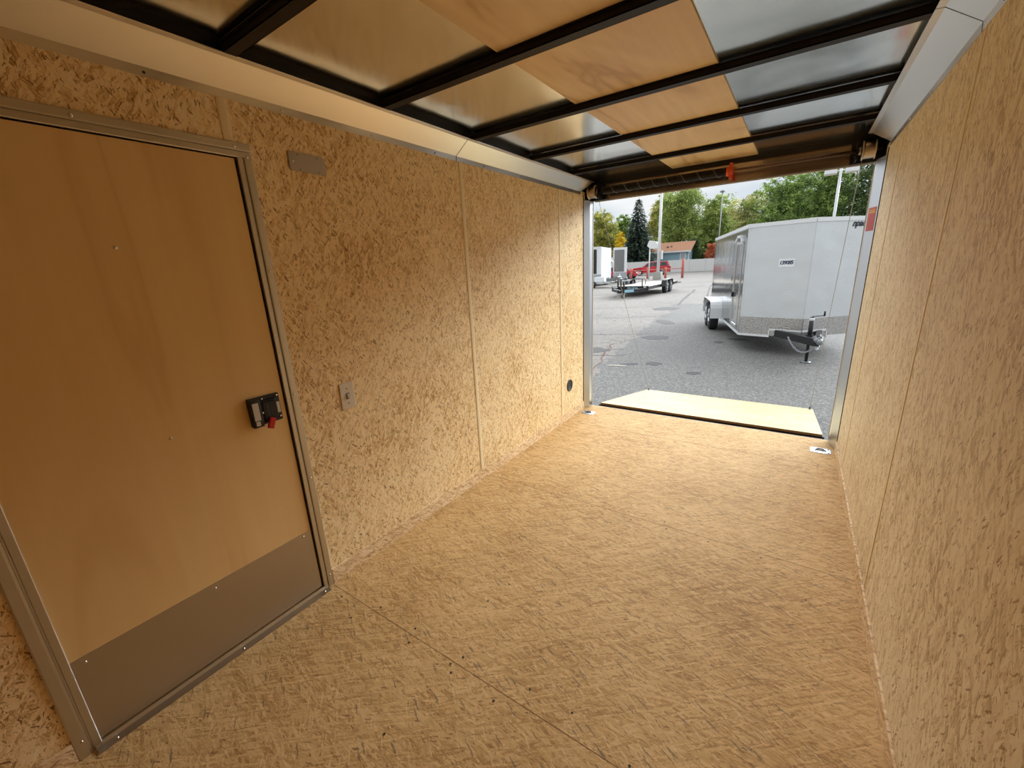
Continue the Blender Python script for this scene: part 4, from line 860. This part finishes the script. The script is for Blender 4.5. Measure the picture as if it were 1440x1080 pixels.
def tree(name, label, x, y, h, wdt, kind, nl=5200, seed=1, size=.30, trunk=.22, low=.2, dens=10, group=None):
    t = thing(name, label, 'tree', (x, y, G), group); r = random.Random(seed * 13 + 5)
    tb = MB(); top = Vector((x + r.uniform(-.5, .5), y, G + h * .8)); base = Vector((x, y, G)); mid_ = base.lerp(top, .4) + Vector((r.uniform(-.4, .4), 0, 0))
    tb.tube([base, mid_, top], trunk * h / 10, 8, True, .05); bl = []
    for k in range(dens):
        f_ = low + (1 - low) * (k + .5) / dens; a = k * 2.4 + seed; env = math.sin(PI * min(1, .18 + .80 * (f_ - low) / (1 - low))) ** .7
        rr = wdt * .5 * env * r.uniform(.25, .72); bz = G + h * f_ * .93; bx = x + rr * math.cos(a); by = y + rr * math.sin(a) * .7; br_ = wdt * .21 * r.uniform(.75, 1.25)
        bl.append((bx, by, bz, br_ * 1.1, br_ * .9, br_ * .85)); tb.tube([base.lerp(top, max(.15, f_ - .22)), Vector((bx, by, bz))], .05 * h / 10, 5, True, .02)
    bl.append((x, y, G + h * (low + 1) / 2, wdt * .30, wdt * .25, h * (1 - low) * .38)); bl.append((top.x, y, G + h * .92, wdt * .16, wdt * .14, h * .09))
    tb.build('trunk', m_bark, t); leaf_mesh('foliage', bl, nl, size, LF[kind], t, seed); return t
tree('tree', 'yellow-green tree seen just beside the metal jamb', -34.6, 86, 13.0, 10.5, 'yellowgreen', seed=2, nl=7000)
tree('tree', 'golden yellow tree between the yellow-green tree and the spruce', -29.6, 83, 8.2, 4.0, 'yellow', seed=3, nl=3200, low=.12, size=.24)
tree('tree', 'green and yellow tree peeking over the golden one', -32.2, 92, 12.2, 6.5, 'green', seed=12, nl=5000)
tree('tree', 'tall loose yellowish tree behind the spruce tip', -25.0, 95, 15.5, 7.5, 'yellowgreen', seed=4, nl=4600)
tree('tree', 'broad light green tree directly behind the blue house', -19.6, 90, 15.6, 12.0, 'light', seed=5, nl=11000, size=.30, dens=14, low=.22)
tree('tree', 'light green tree with a spreading crown near the thin grey pole', -13.2, 92, 13.2, 10.5, 'light', seed=6, nl=7000, dens=12)
tree('tree', 'mid green tree behind the orange-red shrub', -11.0, 100, 9.8, 9.0, 'green', seed=22, nl=5000, low=.05)
tree('tree', 'thin pale olive tree above the rear of the silver trailer', -7.0, 84, 12.6, 8.5, 'olive', seed=7, nl=4300, size=.25, dens=12, low=.3)
tree('tree', 'dark green tree low behind the silver trailer', -8.5, 96, 8.5, 9.0, 'dark', seed=17, nl=5000, low=.05)
tree('tree', 'big green tree rising over the nose of the silver trailer', -1.4, 82, 14.2, 11.5, 'green', seed=8, nl=10500, dens=15, low=.1)
tree('tree', 'tall green tree behind the two-headed light pole', 4.2, 84, 15.6, 11.0, 'green', seed=9, nl=10500, dens=15, low=.1)
tree('tree', 'dense dark green tree next to the jamb with the red sticker', 10.2, 82, 16.5, 12.0, 'dark', seed=10, nl=9500, dens=14, low=.05)
tree('tree', 'dark green tree filling the gap behind the big green tree', 1.0, 97, 12.5, 13.0, 'dark', seed=15, nl=7000, low=.02, dens=12)
tree('tree', 'dark evergreen behind the roof of the blue house', -17.0, 98, 9.0, 12.0, 'dark', seed=16, nl=6000, low=.02, dens=12)
tree('tree', 'dark bushy tree low behind the golden tree', -31.5, 97, 7.5, 14.0, 'dark', seed=18, nl=5000, low=.02)
tree('shrub', 'rounded dark green shrub at the end of the blue house', -15.0, 82, 5.8, 3.4, 'dark', seed=11, nl=3000, low=.02, size=.2)['category'] = 'shrub'
tree('shrub', 'orange-red autumn shrub behind the white fence', -12.1, 83, 4.8, 3.4, 'orange', seed=14, nl=2600, low=.02, size=.2)['category'] = 'shrub'
# spruce
sx, sy, sh = -23.2, 74, 12.95
ts = thing('spruce', 'tall dark conical spruce beside the white light pole with the concrete base', 'tree', (sx, sy, G)); MB().tube([(sx, sy, G), (sx, sy, G + sh)], .25, 8, True, .03).build('trunk', m_bark, ts)
vs = []; fs = []; r = random.Random(5)
for k in range(44):
    f0 = k / 44; z = G + .5 + f0 * (sh - .7); rad = 3.55 * (1 - f0) ** .80 + .15; nb_ = max(6, int(15 * (1 - f0)) + 4)
    for j in range(nb_):
        a = 2 * PI * (j + r.random() * .7) / nb_; rl_ = rad * r.uniform(.8, 1.12); m_ = max(3, int(rl_ * 6))
        for i in range(m_):
            q = (i + .5) / m_; p = Vector((sx + math.cos(a) * rl_ * q, sy + math.sin(a) * rl_ * q, z - .35 * rl_ * q * q + .12 * rl_ * max(0, q - .7)))
            for s in range(3):
                d1 = Vector((math.cos(a) + r.uniform(-.7, .7), math.sin(a) + r.uniform(-.7, .7), r.uniform(-.45, .25))).normalized(); d2_ = d1.cross(Vector((0, 0, 1))).normalized() + Vector((0, 0, r.uniform(-.5, .5))); w_ = .24
                i0 = len(vs); vs += [p - d2_ * w_ * .5, p + d1 * w_ * 1.6 - d2_ * w_ * .2, p + d1 * w_ * 1.6 + d2_ * w_ * .2, p + d2_ * w_ * .5]; fs.append((i0, i0 + 1, i0 + 2, i0 + 3))
me = bpy.data.meshes.new('foliage'); me.from_pydata(vs, [], fs); me.materials.append(LF['spruce']); o = bpy.data.objects.new('foliage', me); C.objects.link(o); o.parent = ts; o.matrix_parent_inverse = parent_inv(ts)
